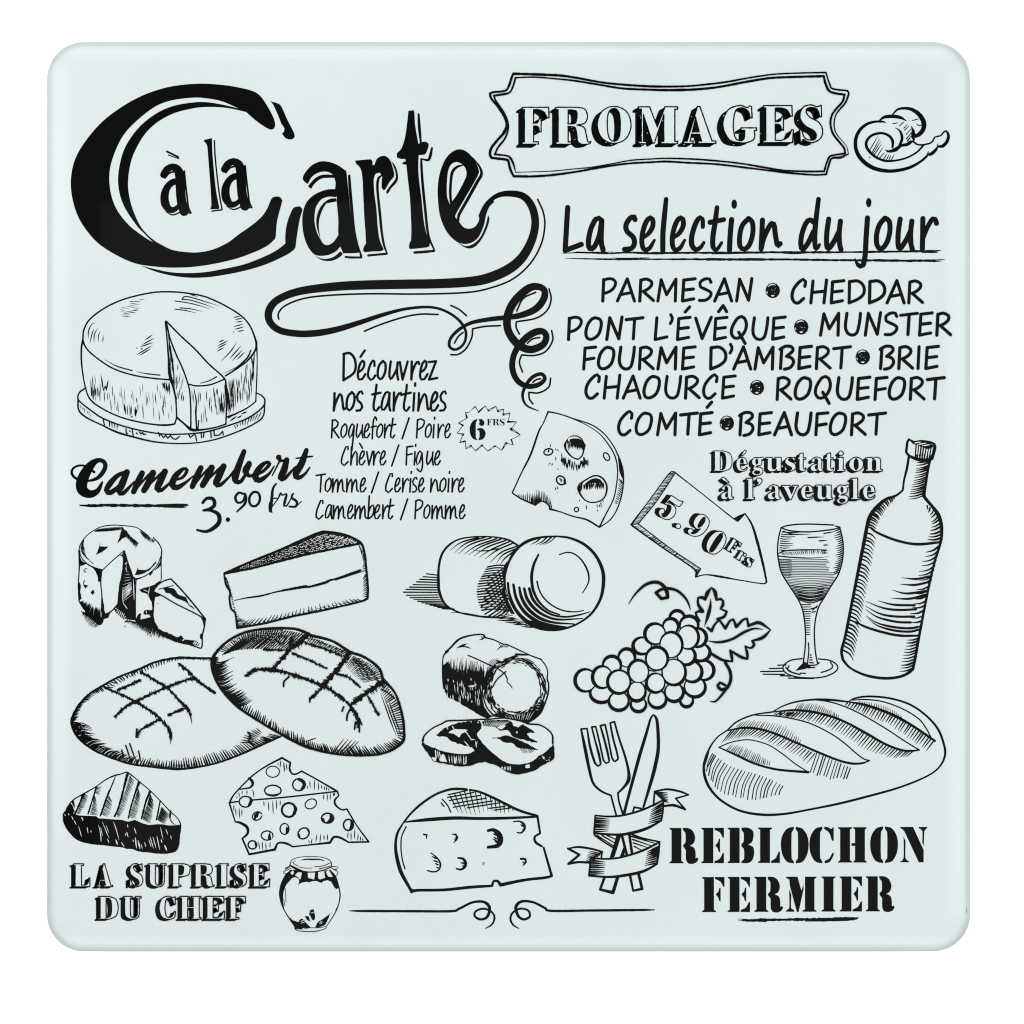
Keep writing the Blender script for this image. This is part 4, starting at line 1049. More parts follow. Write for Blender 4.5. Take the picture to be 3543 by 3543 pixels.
for g in ((700, 540, 105, 105, 90), (845, 622, 126, 122, 70), (626, 640, 108, 110, 60), (812, 1535, 93, 95, 270), (915, 1375, 142, 136, 300), (1030, 1170, 132, 132, 0), (885, 1192, 134, 138, 330), (985, 960, 130, 118, 330), (945, 780, 128, 128, 0), (815, 1002, 124, 122, 330), (838, 776, 138, 154, 0, 38, 12), (275, 880, 125, 116, 200), (430, 734, 139, 140, 160), (632, 862, 147, 166, 50, 38, 12), (100, 1015, 115, 124, 70), (-77, 1105, 124, 126, 75), (-205, 1450, 152, 127, 250), (-400, 1290, 142, 149, 180), (-200, 1252, 134, 147, 180), (665, 1440, 126, 125, 290), (238, 1585, 107, 101, 270), (465, 1520, 122, 122, 290), (217, 1430, 122, 130, 270), (2, 1545, 134, 126, 260), (664, 1197, 154, 168, 310, 40, 14), (460, 1026, 147, 154, 60, 42, 20), (437, 1325, 125, 129, 215, 42, 16), (234, 1177, 134, 147, 120, 40, 12), (2, 1311, 153, 156, 220, 42, 24)):
    grape(*g)
SS("360,1165 420,1180 500,1160 545,1130; 370,1225 430,1205 480,1208", 12, 'e')
sub('vine_leaf')
SS("1110,180,10 1150,230,44 1165,300,34! 1165,330,26 1220,318,30 1250,345,22! 1247,390,38 1215,435,16! 1292,470,24! 1260,530,32 1180,560,30; 1110,180,10 1060,250,46 1035,325,28! 1000,300,38 950,305,22! 950,380,30 1000,465,46! 960,465,30 920,480,20! 930,520,26 965,580,28", 30)
F("1098,300! 1112,400 1090,520 1022,658! 1050,500 1085,380")
sub('vine_leaf')
SS("1060,660,24 1110,700,34! 1150,620,24 1205,570,20! 1275,670,32! 1330,580,26 1370,560,22! 1405,650,36! 1490,565,26 1535,550,20! 1550,640,30! 1610,615,32 1690,605,38 1815,688,10! 1720,780,38 1590,820,18! 1620,860,36 1580,905,24 1510,880,14! 1535,960,34 1540,1035,22! 1460,1010,34 1330,930,20! 1350,1000,36 1360,1065,18! 1250,1050,30 1170,1010,34 1100,965,30; 1070,820,6 1200,835,28 1350,800,28 1500,715,30 1620,672,20 1720,682,6", 30)
sub('tendril')
SS("120,380,6 200,260,20 320,150,32 440,117,38 520,147,38 572,220,44 588,300,36! 510,315,34! 447,245,34! 510,205,32 590,193,34 700,220,30 800,310,26 845,400,16 857,455,5; 1275,1080,34 1330,1180,36 1338,1290,36 1290,1385,38 1220,1398,38 1182,1350,34 1212,1318,32 1275,1350,26; 1285,1390,34 1220,1480,26 1150,1545,20 1092,1538,6", 30)

# ------------------------------------------------------------------ country loaves


def score(s, w):
    """a torn bread cut: a rough pen line with short hairs"""
    S(s, w * 0.8, wob=0.5)
    q = along(s, [i / 40 for i in range(41)])
    L = sum(math.hypot(b[0] - a[0], b[1] - a[1]) for a, b in zip(q, q[1:]))
    n = int(L / 4)
    for i in range(n):
        t = RND.random()
        (x, y), (x2, y2) = along(s, [t, min(1, t + 0.02)])
        a = math.atan2(y2 - y, x2 - x) + RND.uniform(0.6, 1.4) * RND.choice((1, 1, -2))
        o = RND.uniform(-0.4, 0.4) * w
        l = w * RND.uniform(0.5, 1.25)
        x, y = x - math.sin(a) * o, y + math.cos(a) * o
        S([(x, y), (x + l * math.cos(a), y + l * math.sin(a))], RND.uniform(4, 7.5), 'e', fine=True)


part('country_loaf_drawing', 'pen drawing of two oval scored loaves, one overlapping the other')
frame(230, 2150, 1200)
S("818,205,10 720,205,12 620,203,14 500,225,12 400,268,12 290,310,10 190,365,12 120,410,10 60,480,12 30,560,16 60,640,12 140,710,10 250,760,10 360,795,10 480,810,12 620,822,14 740,810,10 850,785,10 960,745,10 1050,705,12 1195,640,10", 10, wob=0.15)
H("30,560 60,640 140,710 260,765 400,800", "105,580 155,635 235,685 325,730 425,755", 50, 11, 'e', cut=0.4, bend=-0.1)
H("32,570 60,640 90,670", "140,580 160,620 170,650", 9, 9, 'e', bend=-0.15, cut=0.3)
H("400,800 620,822 850,785 1050,705 1195,640", "425,755 610,765 820,725 1000,665 1130,625", 64, 11, 'e', cut=0.3)
H("420,800 620,820 800,800", "450,785 600,800 790,775", 26, 7, 'b')
H("35,560 60,480 120,410 200,368", "70,540 85,480 145,425 215,390", 30, 9, 'e', cut=0.4)
H("200,362 400,270 620,203 815,205", "225,370 395,305 610,222 795,222", 44, 9, 'e', cut=0.3)
H("215,375 320,310 400,275", "250,375 330,330 380,290", 9, 8, 'e')
for s in ("205,365 290,400 390,450 470,500 530,550 570,600 582,650", "410,280 480,320 560,370 620,430 670,480 692,520", "625,235 680,280 720,320 770,360 825,395", "290,380 350,355 410,328", "272,530 330,475 390,445 470,405 550,370 640,335 715,315", "388,645 420,600 520,545", "565,522 620,500 670,480"):
    score(s, 15)
SS("575,600,12 585,640,10 578,685,5; 680,490,12 692,530,8 699,572,6; 285,515 270,540; 392,600 388,650", 9, 'e')
SS("330,690 350,750 365,790; 352,680 375,745 395,790; 308,715 322,775; 402,722 415,790", 7, 'e')
H("960,680 1000,625 1065,590", "1030,680 1075,640 1090,615", 10, 7, 'b')
SS("1010,615,6 1025,640,14 1015,665,8! 1040,690,12", 8)
sub('front_loaf')
O_ = "1350,70 1270,42 1130,40 1000,60 900,110 830,180 808,240 830,320 880,400 960,480 1080,560 1200,630 1330,695 1480,735 1640,748 1770,735 1870,675 1880,600 1865,500 1830,400 1765,320 1740,260 1660,200 1580,170 1480,110"
F(O_, ink=False)
S("1350,70,16 1270,42,14 1130,40,14 1000,60,14 900,110,14 830,180,16 810,240,16 830,320,13 880,400,13 960,480,14 1080,560,13 1200,630,14 1330,695,16 1480,735,12 1640,746,13 1770,733,12 1868,675,16 1880,600,14 1865,500,14 1830,400,12 1762,320,16! 1740,260,14 1660,200,14 1580,172,16! 1480,110,14 1350,75,16", 12, wob=0.12)
H("845,165 1000,65 1130,42 1345,72", "900,180 1010,130 1120,130 1250,152", 46, 8, 'e')
H("860,190 980,155 1250,150", "1010,65 1200,45 1340,85", 28, 8, 'e')
H("870,110 1130,45 1340,75", "960,120 1130,90 1290,110", 10, 5, 'b')
H("1000,70 1320,70", "1060,140 1230,140", 16, 5, 'b')
H("812,230 830,320 880,400 960,480", "935,195 930,290 975,375 1060,430", 40, 10, 'e', cut=0.4, bend=0.06)
H("815,190 812,260 830,320", "850,200 845,260 860,310", 22, 9, 'e')
H("960,480 1200,630 1480,735 1770,735 1870,672", "985,435 1215,585 1490,690 1745,680 1830,650", 84, 11, 'e', cut=0.4)
H("1480,730 1560,745", "1540,650 1640,670", 6, 9, 'e')
H("1600,745 1660,745", "1560,690 1640,690", 5, 10, 'e')
H("1765,325 1865,500 1878,665", "1740,370 1810,520 1845,650", 30, 9, 'e')
SS("1750,400 1800,540 1838,640; 1770,420 1815,540 1855,650; 1790,430 1830,540 1865,640; 1745,375 1800,400; 1770,380 1840,440; 1330,670 1395,648", 6, 'b')
H("1580,185 1740,265 1765,320", "1550,240 1600,300 1660,345", 20, 6, 'e')
H("1570,210 1640,330", "1640,200 1750,320", 16, 6, 'b')
H("1590,185 1750,290", "1600,230 1720,310", 18, 6, 'b')
H("1355,85 1580,175", "1330,120 1540,195", 22, 8, 'e')
H("1350,100 1560,180", "1380,95 1580,170", 12, 6, 'b')
for s, w_ in (("1345,78 1310,110 1250,150", 26), ("1250,150 1200,210 1150,265", 20), ("1575,180 1500,280 1430,360", 26), ("1430,360 1390,405 1358,432", 16), ("1762,335 1670,400 1590,460", 28), ("1000,300 1060,268 1150,270 1260,295 1420,355 1500,400 1580,465", 18), ("1580,465 1615,520 1630,590", 18), ("1100,157 1250,160", 12), ("1260,178 1350,215 1450,262", 12), ("1330,120 1430,150 1530,190", 12), ("1500,290 1570,310 1635,365", 12), ("1680,420 1710,470 1738,522", 12)):
    score(s, w_)
SS("1210,362 1212,335 1240,308; 1356,448 1355,430 1375,410; 1535,500 1545,475; 1562,550 1565,520 1585,480; 1605,600 1610,560; 1632,615 1630,560; 1645,575 1630,540; 995,302 1030,292", 9)

# ------------------------------------------------------------------ goat cheese log
part('cheese_log_drawing', 'dark woodcut drawing of a cheese log with two cut slices in front')
frame(1440, 2170, 530)
F("342,600! 480,690 560,720 700,750 850,660 990,540! 930,640 850,780 835,860! 840,930 880,1040 960,1130! 900,1155 800,1110 650,1020 480,920 400,880 355,780", wob=3)
H("340,660 560,740 850,700", "370,410 620,370 880,450", 56, 15, 'e', cut=0.55)
H("345,560 600,700 860,690", "390,430 640,520 860,560", 60, 15, 'e', cut=0.4)
H("338,480 345,600 350,700", "420,420 450,480 470,560", 26, 13, 'e', cut=0.3)
H("560,700 860,640", "620,480 860,500", 24, 14, 'e', cut=0.5)
H("880,480 980,580", "960,400 1040,390", 6, 10, 'b')
H("860,660 960,560", "900,500 1000,480", 10, 14, 'e')
for i in range(34):
    x = RND.uniform(365, 825)
    y = RND.uniform(640, 860) + (x - 370) * 0.12
    S([(x, y, 3), (x + 5, y + 30, RND.uniform(5, 9)), (x + RND.uniform(4, 14), y + RND.uniform(50, 110), 2)], ink=False, fine=True, cap=False)
for x, y in ((400, 650), (620, 865), (550, 710), (470, 665), (690, 640), (790, 950), (700, 920)):
    S([(x, y), (x + 4, y + 34)], 9, 'b', ink=False)
SS("370,310,16 430,262,20 530,160,24 650,112,20 780,92,16 850,97,16 875,132,16! 980,160,14 1090,210,14 1150,222,14 1300,290,14 1450,360,14 1580,407,16; 400,300,26 345,365,14 332,500,14 335,650,16 350,770,20; 1572,405 1630,480,12 1658,560,14 1652,650,18 1670,720,18 1660,850,18 1600,1020,18 1560,1090,20 1480,1160,20 1400,1205,20; 1250,340,16 1320,345,24 1420,352,12; 1085,445,20 1200,380,18 1320,338,14", 14, wob=0.1)
SS("655,355 760,400 900,465 1040,530 1120,592! 1150,655,14 1145,690,12 1180,720,12 1210,768,10", 11)
SS("505,265,8 580,235,26 650,203,8; 575,250,8 620,245,18 695,272,6; 1000,415,6 1060,440,30 1095,450,10; 400,300,34 385,310,20", 12, 'b')
SS("820,110 845,150; 845,105 860,140; 870,130 790,165; 865,135 820,160; 1045,205 1060,230; 1090,215 1015,295; 1110,225 1060,265; 1140,225 1100,255; 1165,230 1130,260", 10, 'b')
for i in range(290):
    a = RND.uniform(0, 360)
    heavy = 0.5 + 0.5 * math.sin(math.radians(a - 20))
    q = RND.uniform(0.77 - 0.04 * heavy, 0.985)
    span = RND.uniform(6, 17)
    S(ell(1250, 770, 405 * q, 405 * q, 0, 4, a, a + span), RND.uniform(8, 13) + 8 * max(0, heavy) * RND.random(), 'b')
for i in range(60):
    a = RND.uniform(20, 110)
    q = RND.uniform(0.84, 1.0)
    S(ell(1250, 770, 405 * q, 415 * q, 0, 4, a, a + RND.uniform(8, 20)), 19, 'b')
SS("835,815,12 850,890,14 890,1010,14 980,1120,18; 1130,560 1020,660 960,760; 850,780,20 920,690,26 1000,560,14", 14)
F("950,1125! 1010,1085 1100,1110 1250,1150 1400,1130 1520,1070 1590,960 1610,1010! 1560,1090 1480,1160 1400,1205 1250,1190 1100,1150", wob=3)
H("1100,1120 1500,1060", "1180,1170 1430,1170", 12, 6, 'b', ink=False)
H("1560,850 1500,1060", "1600,860 1540,1060", 7, 6, 'b', ink=False)
sub('cheese_slice')
F("85,1430! 110,1365 200,1280 340,1210 400,1182 600,1175 800,1165 900,1160! 900,1600! 740,1600 500,1595 200,1520", ink=False)
F("72,1430! 110,1480 210,1512 350,1570 500,1592 650,1600 735,1560! 755,1480 780,1420! 860,1500 880,1690! 760,1720 620,1758 400,1732 230,1692 150,1600 85,1510", wob=3)
SS("85,1430,26 105,1368,18 200,1280,16 340,1210,18 400,1182,20 600,1175,18 800,1165,18 910,1160,20", 16, wob=0.12)
F("250,1372! 330,1290 480,1222 700,1182 812,1190 810,1280 760,1330 775,1420 750,1500 738,1560! 700,1520 600,1485 450,1440 370,1385 300,1372", wob=4)
F("405,1335! 470,1290 620,1290 650,1300 570,1350 545,1392 480,1350", ink=False, wob=3)
SS("450,1240 480,1290; 580,1290 660,1350; 600,1430 680,1520; 640,1340 700,1420; 680,1420 740,1415; 750,1430 760,1520; 690,1200 700,1190; 770,1190 790,1210; 390,1260 400,1290", 10, 'b', ink=False)
F("195,1640! 250,1650 250,1690! 220,1685", ink=False)
F("290,1660! 330,1600 350,1605 390,1700! 300,1690", ink=False)
H("235,1550 300,1580", "245,1660 310,1620", 3, 14, '', ink=False)
H("400,1620 640,1620", "410,1715 640,1720", 9, 12, 'b', ink=False)
SS("480,1640 490,1720 505,1640; 600,1650 600,1725 625,1720 630,1640", 10, ink=False)
sub('cheese_slice')
F("820,1225! 815,1280 762,1340 780,1420 900,1530 1020,1630 1120,1700 1250,1730 1420,1710 1520,1650 1620,1580 1715,1500! 1725,1400 1715,1360 1650,1285 1550,1232 1420,1220 1300,1180 1100,1145 900,1165", ink=False)
F("765,1370! 900,1530 1020,1630 1120,1700 1250,1730 1420,1710 1520,1650 1540,1625 1620,1580 1715,1490 1722,1440! 1742,1560 1730,1665 1560,1762 1500,1805 1300,1855 1150,1825 1000,1742 860,1690 790,1560", wob=2)
SS("815,1230,18 815,1275,12! 760,1340,14 775,1400,18; 900,1165,16 1100,1147,16 1300,1180,18 1420,1220,20 1550,1232,18 1650,1285,16 1715,1360,18 1722,1460,24", 16, wob=0.12)
F("820,1200! 900,1172 1190,1180 1210,1232 1290,1262 1350,1228 1450,1292 1525,1342! 1440,1330 1400,1350 1450,1408 1540,1440 1480,1455 1380,1420 1290,1402 1200,1370 1170,1312 1060,1300 1000,1262 880,1250", wob=4)
F("1020,1270! 1060,1240 1130,1240 1080,1290!", ink=False)
H("860,1180 1190,1190", "850,1250 1060,1260", 16, 7, 'b', ink=False)
F("948,1398! 1060,1385 1130,1363 1230,1390 1340,1440 1450,1500 1548,1552! 1440,1540 1330,1530 1280,1520 1200,1460 1100,1455 1060,1412", wob=3)
H("1290,1510 1500,1550", "1340,1590 1450,1590", 10, 11, 'e')
D(1210, 1335, 14)
D(1270, 1325, 10, 14, ink=False)
F("1375,1745! 1430,1728 1435,1770 1380,1775", ink=False)
D(1608, 1648, 12, 14, ink=False)
flecks(8, 1560, 1620, 1700, 1680, 8)
H("1060,1760 1200,1750", "1070,1790 1195,1815", 8, 12, 'b', ink=False)

# ------------------------------------------------------------------ knife and fork
part('cutlery_drawing', 'outline drawing of a crossed fork and knife tied with a ribbon')
frame(1950, 2450, 660)
H("430,1690 505,1690", "385,1845 490,1865", 2, 0.1, '')
sub('fork')
SS("177,212,18! 238,207,16! 270,400,24 320,560,22 348,588,20 374,570,20 360,480,24 320,330,18 285,192,18! 325,187,16! 360,330,18 405,530,18 430,560,18 460,545,18 450,470,22 410,310,22 372,178,18! 420,168,18! 450,300,18 490,500,18 520,540,18 550,520,20 540,450,20 500,300,20 472,152,18! 515,137,18! 560,300,20 620,480,22 655,620,26 660,720,36 620,790,26 550,862,18! 562,950,18 605,1085,20; 177,212,18 220,420,32 260,620,28 300,760,24 380,840,20 480,885,18! 505,980,18 535,1090,18", 18)
SS("590,1285,26 642,1495,26; 665,1275,26 695,1485,26; 670,1680,26 705,1850,20! 795,1830,28! 755,1660,28", 26)
sub('knife')
SS("910,68,16 880,110,20 840,250,28 770,480,32 710,700,30 650,920,28 608,1085,28; 910,68,16 942,110,28 957,250,32 957,430,34 920,620,36 870,800,30 808,1005,20; 700,1060 715,1003! 790,1018", 18)
SS("555,1290,36 485,1515,34; 575,1295 510,1500; 612,1400,6 595,1505,46; 420,1700,26 370,1838,24! 500,1868,34! 550,1705,32", 14)
sub('ribbon')
SS("312,1285,18 400,1350,16 500,1412,16; 340,1290,14 505,1395,10; 390,1290,16 510,1362,10; 440,1290,14 530,1330,10; 690,1278,18 800,1318,18 975,1355,16; 690,1300,16 930,1372,8; 700,1330,16 880,1392,8; 705,1365,14 850,1412,8; 715,1400,14 790,1440,8; 970,1358,18 900,1400,16 740,1470,10", 16)
for a in (("320,1087! 450,1098 600,1086 800,1030 1012,930! 1005,1050 990,1140! 850,1212 700,1258 550,1280 308,1268!", "320,1087,16 450,1098,18 600,1086,20 800,1030,20 1012,932,18! 1005,1050,18 990,1140,16! 850,1215,28 700,1262,30 550,1282,24 308,1268,18! 320,1087,16"), ("275,1520! 450,1527 600,1505 800,1442 972,1358! 960,1480 945,1580! 800,1652 600,1695 450,1710 258,1697!", "275,1520,18 450,1527,18 600,1507,20 800,1443,22 972,1358,18! 962,1480,18 945,1580,18! 800,1655,28 600,1697,28 450,1710,22 258,1697,20! 275,1520,18")):
    F(a[0], ink=False)
    S(a[1], 18)
H("325,1100 308,1265", "470,1115 452,1255", 8, 24, 'e', jit=0.05)
H("1005,950 985,1150", "895,1020 855,1180", 9, 24, 'e', jit=0.05)
H("280,1530 262,1695", "425,1550 408,1685", 8, 24, 'e', jit=0.05)
H("965,1390 945,1580", "850,1445 822,1605", 9, 24, 'e', jit=0.05)
SS("920,845,16! 1050,822,20 1180,845,20 1265,878,14! 1135,915,16! 1232,1027,18! 1120,985,26 1015,992,20; 922,845 910,990; 920,848 1012,932; 1010,930 925,980; 45,1422,12 150,1407,20 280,1425,20 390,1455,18! 382,1515,16; 45,1422! 160,1485! 48,1578! 150,1560,22 262,1565,22; 390,1458 285,1522", 17)
H("935,848 1020,950", "1055,850 1065,965", 8, 18, 'e', jit=0.05)
H("385,1465 275,1575", "265,1440 225,1545", 8, 18, 'e', jit=0.05)

# ------------------------------------------------------------------ smooth loaf
part('smooth_loaf_drawing', 'clean line drawing of a plump loaf with four curved cuts')
frame(2410, 2390, 900)
SS("225,295,10 150,350,10 90,440,14 55,550,18 65,650,20 110,740,18 190,820,16 320,890,16 480,920,18 650,915,16 850,880,14 1050,840,16 1250,790,16 1500,720,14 1700,640,12 1800,570,12 1845,480,16 1835,390,16 1790,280,16 1700,180,14 1580,100,14 1430,55,14 1280,42,14 1180,55,12 1125,82,8; 225,297 300,230 420,180 580,155; 572,152,8 650,110,10 750,80,12 880,65,14 1000,68,16 1125,82,12", 11)
SS("230,295,8 350,275,16 470,285,16 600,325,16 750,390,16 900,455,16 1050,515,16 1150,540,16 1230,538,14 1285,518,8; 440,183,6 560,185,9 700,205 850,245 1000,320 1100,390 1180,460 1240,505 1285,518; 580,155,8 720,145,16 850,155,18 980,185,18 1100,230,16 1250,310,18 1400,395,16 1520,440,16 1600,446,14 1655,440,10; 880,68,6 1000,85,9 1130,130 1270,200 1420,290 1540,370 1655,440; 1125,82,8 1230,100,18 1360,140,20 1490,195,20 1620,270,18 1770,372,16; 1150,70,6 1250,65,9 1380,80 1520,130 1640,200 1700,270 1745,355,9; 165,420,8 250,385 350,365 430,370 540,405 640,470 730,540 830,605,8; 165,420,8 300,480,16 430,540,16 600,585,16 830,605,18", 9)
H("245,300 330,280 470,290 620,335 800,430 885,470", "165,400 280,365 400,345 540,395 700,465 820,545", 34, 11, 'e', cut=0.15)
H("290,268 400,275 600,322 775,388", "340,222 420,215 640,245 780,360", 32, 7, 'e', cut=0.2)
H("110,460 250,560 500,640 655,715", "65,600 170,750 390,815 625,770", 25, 9, '', bend=0.07, cut=0.1)
SS("90,455 62,560; 130,475 70,590", 9, 'e')
H("880,460 1000,510 1155,580", "830,600 980,660 1130,650", 14, 9, '', cut=0.15)
H("620,160 850,165 1000,200 1250,320 1450,430 1620,450", "570,182 780,225 960,275 1200,415 1390,490 1560,500", 52, 11, 'e', cut=0.2)
H("590,160 760,155", "570,180 700,200", 10, 9, 'b')
H("720,145 900,150 1060,205", "760,88 900,95 1060,175", 26, 7, 'e', cut=0.2)
H("1110,88 1300,125 1500,205 1770,375", "1090,110 1260,190 1450,275 1710,455", 38, 12, 'e', cut=0.2)
H("1210,95 1400,150 1530,210", "1200,70 1400,110 1520,185", 22, 7, 'e')
H("215,438 400,520 545,555", "260,390 400,430 545,520", 26, 7, 'e', cut=0.2)
# ------------------------------------------------------------------ grilled slice
part('striped_slice_drawing', 'drawing of a wedge with a striped top and a solid black side')
frame(200, 2640, 460)
F("70,740! 130,660 190,590 240,680! 260,745 300,760 400,765 480,770 560,770! 590,800 700,810 830,820 950,830 1020,850 1120,830 1190,860 1280,890 1340,900 1400,890 1500,890 1620,905 1790,895! 1795,960 1775,1080 1765,1200 1720,1280 1640,1310 1500,1320 1300,1300 1150,1280 1080,1250 1000,1250 930,1225 850,1220 700,1200 500,1180 350,1150 250,1100 190,1040 130,960 80,860", wob=1.5)
SS("200,770,6 225,830,10; 235,830 270,900; 300,910,4 345,1070,10; 425,930,10 440,1020,6; 480,980,8 485,1010; 590,900,8 620,1020,8 630,1140,18; 620,930,6 650,1060,6; 645,850,4 690,960,6 745,1090,10; 700,900,4 740,1010,6; 810,855,12 850,970,8 890,1120,6; 840,1110,12 870,1190,18; 720,1100,8 745,1160,8; 340,790 370,820,14; 355,820 365,840; 1010,890 1020,940; 1000,1000,12 1025,1080,8; 980,1020 990,1060; 1110,940,12 1140,1030,6; 1125,1080 1145,1240,14; 1165,1120,14 1195,1250,18; 1260,1150 1280,1220; 1340,1070,8 1390,1240,8; 1380,1070,8 1430,1240,8; 1440,1060,12 1480,1260,8; 1320,1110 1360,1220; 1490,930 1530,1110,6; 1500,1110,14 1515,1160,8; 1550,1190,14 1585,1275,18; 1570,960 1600,1040; 1640,1050 1650,1110; 920,1150,10 970,1220,8; 1210,1180 1230,1250; 1090,1110 1100,1150; 100,740 110,770; 150,730 165,760; 230,720 240,735,14", 7, 'b', ink=False)
SS("130,660,16 220,540,16 390,440,18 560,340,14 700,240,16 830,180,20 900,165,16 990,132,16! 1020,140,20 1120,215,14 1220,300,14 1340,400,14 1490,550,14 1640,710,14 1720,780,12 1775,860,14 1788,910,16", 14, wob=0.08)
for s, dx in (("370,460,34 320,580,22 250,740,24", 72), ("560,345,22 520,480,20 440,740,22", 70), ("835,200,12 780,340,18 720,480,26 620,765,22", 62), ("1010,165,40 940,440,26 870,680,24 825,775,24", 82), ("1180,285,38 1120,450,24 1060,650,22 1025,800,18", 70), ("1340,415,34 1280,560,26 1240,720,26 1215,810,18", 78), ("1487,555,20 1460,700,20 1435,820,22", 90), ("1637,700,24 1630,800,26", 60)):
    S(s, 20, wob=0.2)
for a, b, n in (("390,440 340,560 280,740", "445,480 420,590 330,740", 20), ("560,345 540,430", "650,330 610,470", 7), ("530,460 505,610 470,750", "560,540 580,680 590,770", 16), ("745,470 700,580 640,745", "790,550 780,700 730,790", 15), ("1050,180 985,400 900,600 860,780", "1120,270 1040,480 980,660 900,800", 32), ("1170,370 1110,560 1040,790", "1205,480 1180,660 1140,810", 22), ("1345,440 1300,600 1230,820", "1395,560 1390,700 1350,880", 24), ("1510,640 1450,830", "1640,760 1560,890", 15), ("1630,810 1660,870", "1690,900 1720,900", 5), ("200,570 230,540", "245,680 255,620", 4)):
    H(a, b, round(n * 1.15), 13, 'e', cut=0.15, bend=0.03)

# ------------------------------------------------------------------ swiss wedge
part('swiss_cheese_drawing', 'outline drawing of a swiss cheese wedge full of round holes')
frame(770, 2590, 540)
S("85,672,22! 150,560,18 350,355,18 520,230,18 735,115,24! 840,175,22! 830,250,24 860,310,20 910,315,20 980,280,20! 1180,390,18 1420,530,24! 1440,580,16! 1390,640,24 1400,700,24 1470,755,18 1540,750,20! 1660,950,16 1810,1155,20! 1560,1160,20! 1460,1105,26 1380,1095,28 1330,1165,28! 1100,1190,18 870,1215,18! 790,1175,26 690,1170,22 645,1250,30! 330,1310,24! 245,1115,20! 310,1050,28 300,970,34 210,915,28 160,910,16! 85,680,20", 18, wob=0.06)
SS("85,672 190,655; 370,637 800,600 1420,530", 18)
C(622, 287, 84, 70, 13)
C(623, 520, 104, 66, 18)
C(945, 447, 78, 76, 18)
C(283, 658, 78, 68, 17)
C(820, 760, 88, 88, 26)
C(1093, 685, 76, 58, 14, -30)
C(427, 835, 62, 50, 16, -30)
C(1300, 862, 76, 62, 20)
C(1558, 945, 62, 70, 20)
C(767, 995, 56, 68, 16)
C(552, 1077, 74, 58, 16)
C(1003, 1050, 76, 64, 18, -40)
C(370, 1192, 54, 52, 18)
SS("330,365,26 375,420,36 345,480,22 210,505,14; 930,380,20 1000,410,44 1015,450,44 970,510,20; 340,600,14 355,650,40 320,710,22; 880,690,16 905,750,44 870,820,18; 450,790,12 415,830,52 400,870,24; 1330,810,12 1345,870,40 1300,915,24; 1245,870,22 1260,900,16; 1590,890,16 1600,950,36 1575,1000,20; 790,960,12 805,1010,44 790,1050,20; 590,1030,10 588,1080,44 570,1130,20; 940,1060,24 950,1090,26; 545,565,18 620,580,24 700,560,14; 1040,980,14 1070,1030,24; 400,1150,14 415,1200,26", 20)
SS("485,820 420,870; 600,1050 610,1110; 780,940 800,970", 12, ink=False)
SS("720,145 712,240; 755,165 770,295,14; 785,180 800,270; 685,180 690,205; 1080,395 1085,490; 1140,385 1135,520; 1185,415 1190,520; 1225,450 1230,500; 1262,465 1260,515; 1290,470 1285,525; 1315,490 1315,525; 1050,460 1048,500; 200,535 210,600; 245,520 240,570; 305,515 300,570; 365,500 385,550 385,605; 180,590 178,620; 510,650 515,715; 565,655 575,780; 620,640 628,815; 670,630 668,755; 715,640 712,710; 1255,560 1250,635; 1295,555 1297,650; 1335,550 1332,635; 1370,550 1375,590; 1385,545 1388,585; 140,690 140,770; 160,740 168,830; 205,730 210,865; 240,740 238,840; 445,1150 460,1250; 490,1140 495,1260; 535,1160 540,1265; 590,1150 585,1230; 1065,1135 1080,1170; 1110,1110 1095,1190; 1165,1065 1155,1155; 1215,1060 1205,1170; 1255,1065 1258,1135; 1300,1060 1298,1140; 1555,1030 1548,1110; 1590,1030 1592,1140; 1640,985 1630,1125; 1680,1050 1672,1145; 1710,1085 1705,1145; 1730,1110 1740,1150", 11, 'b')

# ------------------------------------------------------------------ domed piece
part('domed_cheese_drawing', 'cartoon outline drawing of a domed cheese piece with crescent holes')
frame(1350, 2700, 600)
SS("150,470,20 230,370,22 350,260,26 500,160,24 650,105,26 750,95,28 855,101,24; 888,105,20 1000,130,24 1150,195,28 1300,270,28 1450,340,28 1640,397,26; 155,465,14 400,440,36 700,420,36 1000,425,32 1300,420,30 1640,405,22; 1640,395,24! 1670,590,22! 1610,630,24 1620,690,28 1690,735,22; 1710,750,22 1800,1065,28! 1720,1085,30 1500,1110,30 1230,1165,38! 1195,1120,28 1155,1120,26 1135,1175,26! 900,1190,32 600,1220,30 300,1225,30 240,1240,38!; 145,475,16 80,590,26 60,720,30 75,860,38 120,1020,40 200,1170,32 240,1240,32", 24)
F("200,1180! 260,1215 330,1225! 235,1255!")
SS("178,515 130,620 120,740 135,880 165,985", 14)
H("640,190 760,140 880,115 1040,140 1220,225 1395,320", "740,350 830,375 960,385 1090,340 1260,370 1395,340", 16, 15, 'e', jit=0.05)
SS("645,160 780,130 860,112; 640,190 780,165 930,135; 660,225 800,200 1000,168; 700,262 850,235 1070,198; 705,300 850,275 1140,230; 860,306 1000,285 1210,252; 1100,312 1280,290; 1160,332 1340,308; 580,210 640,280 675,355; 570,250 585,275 600,290", 14)
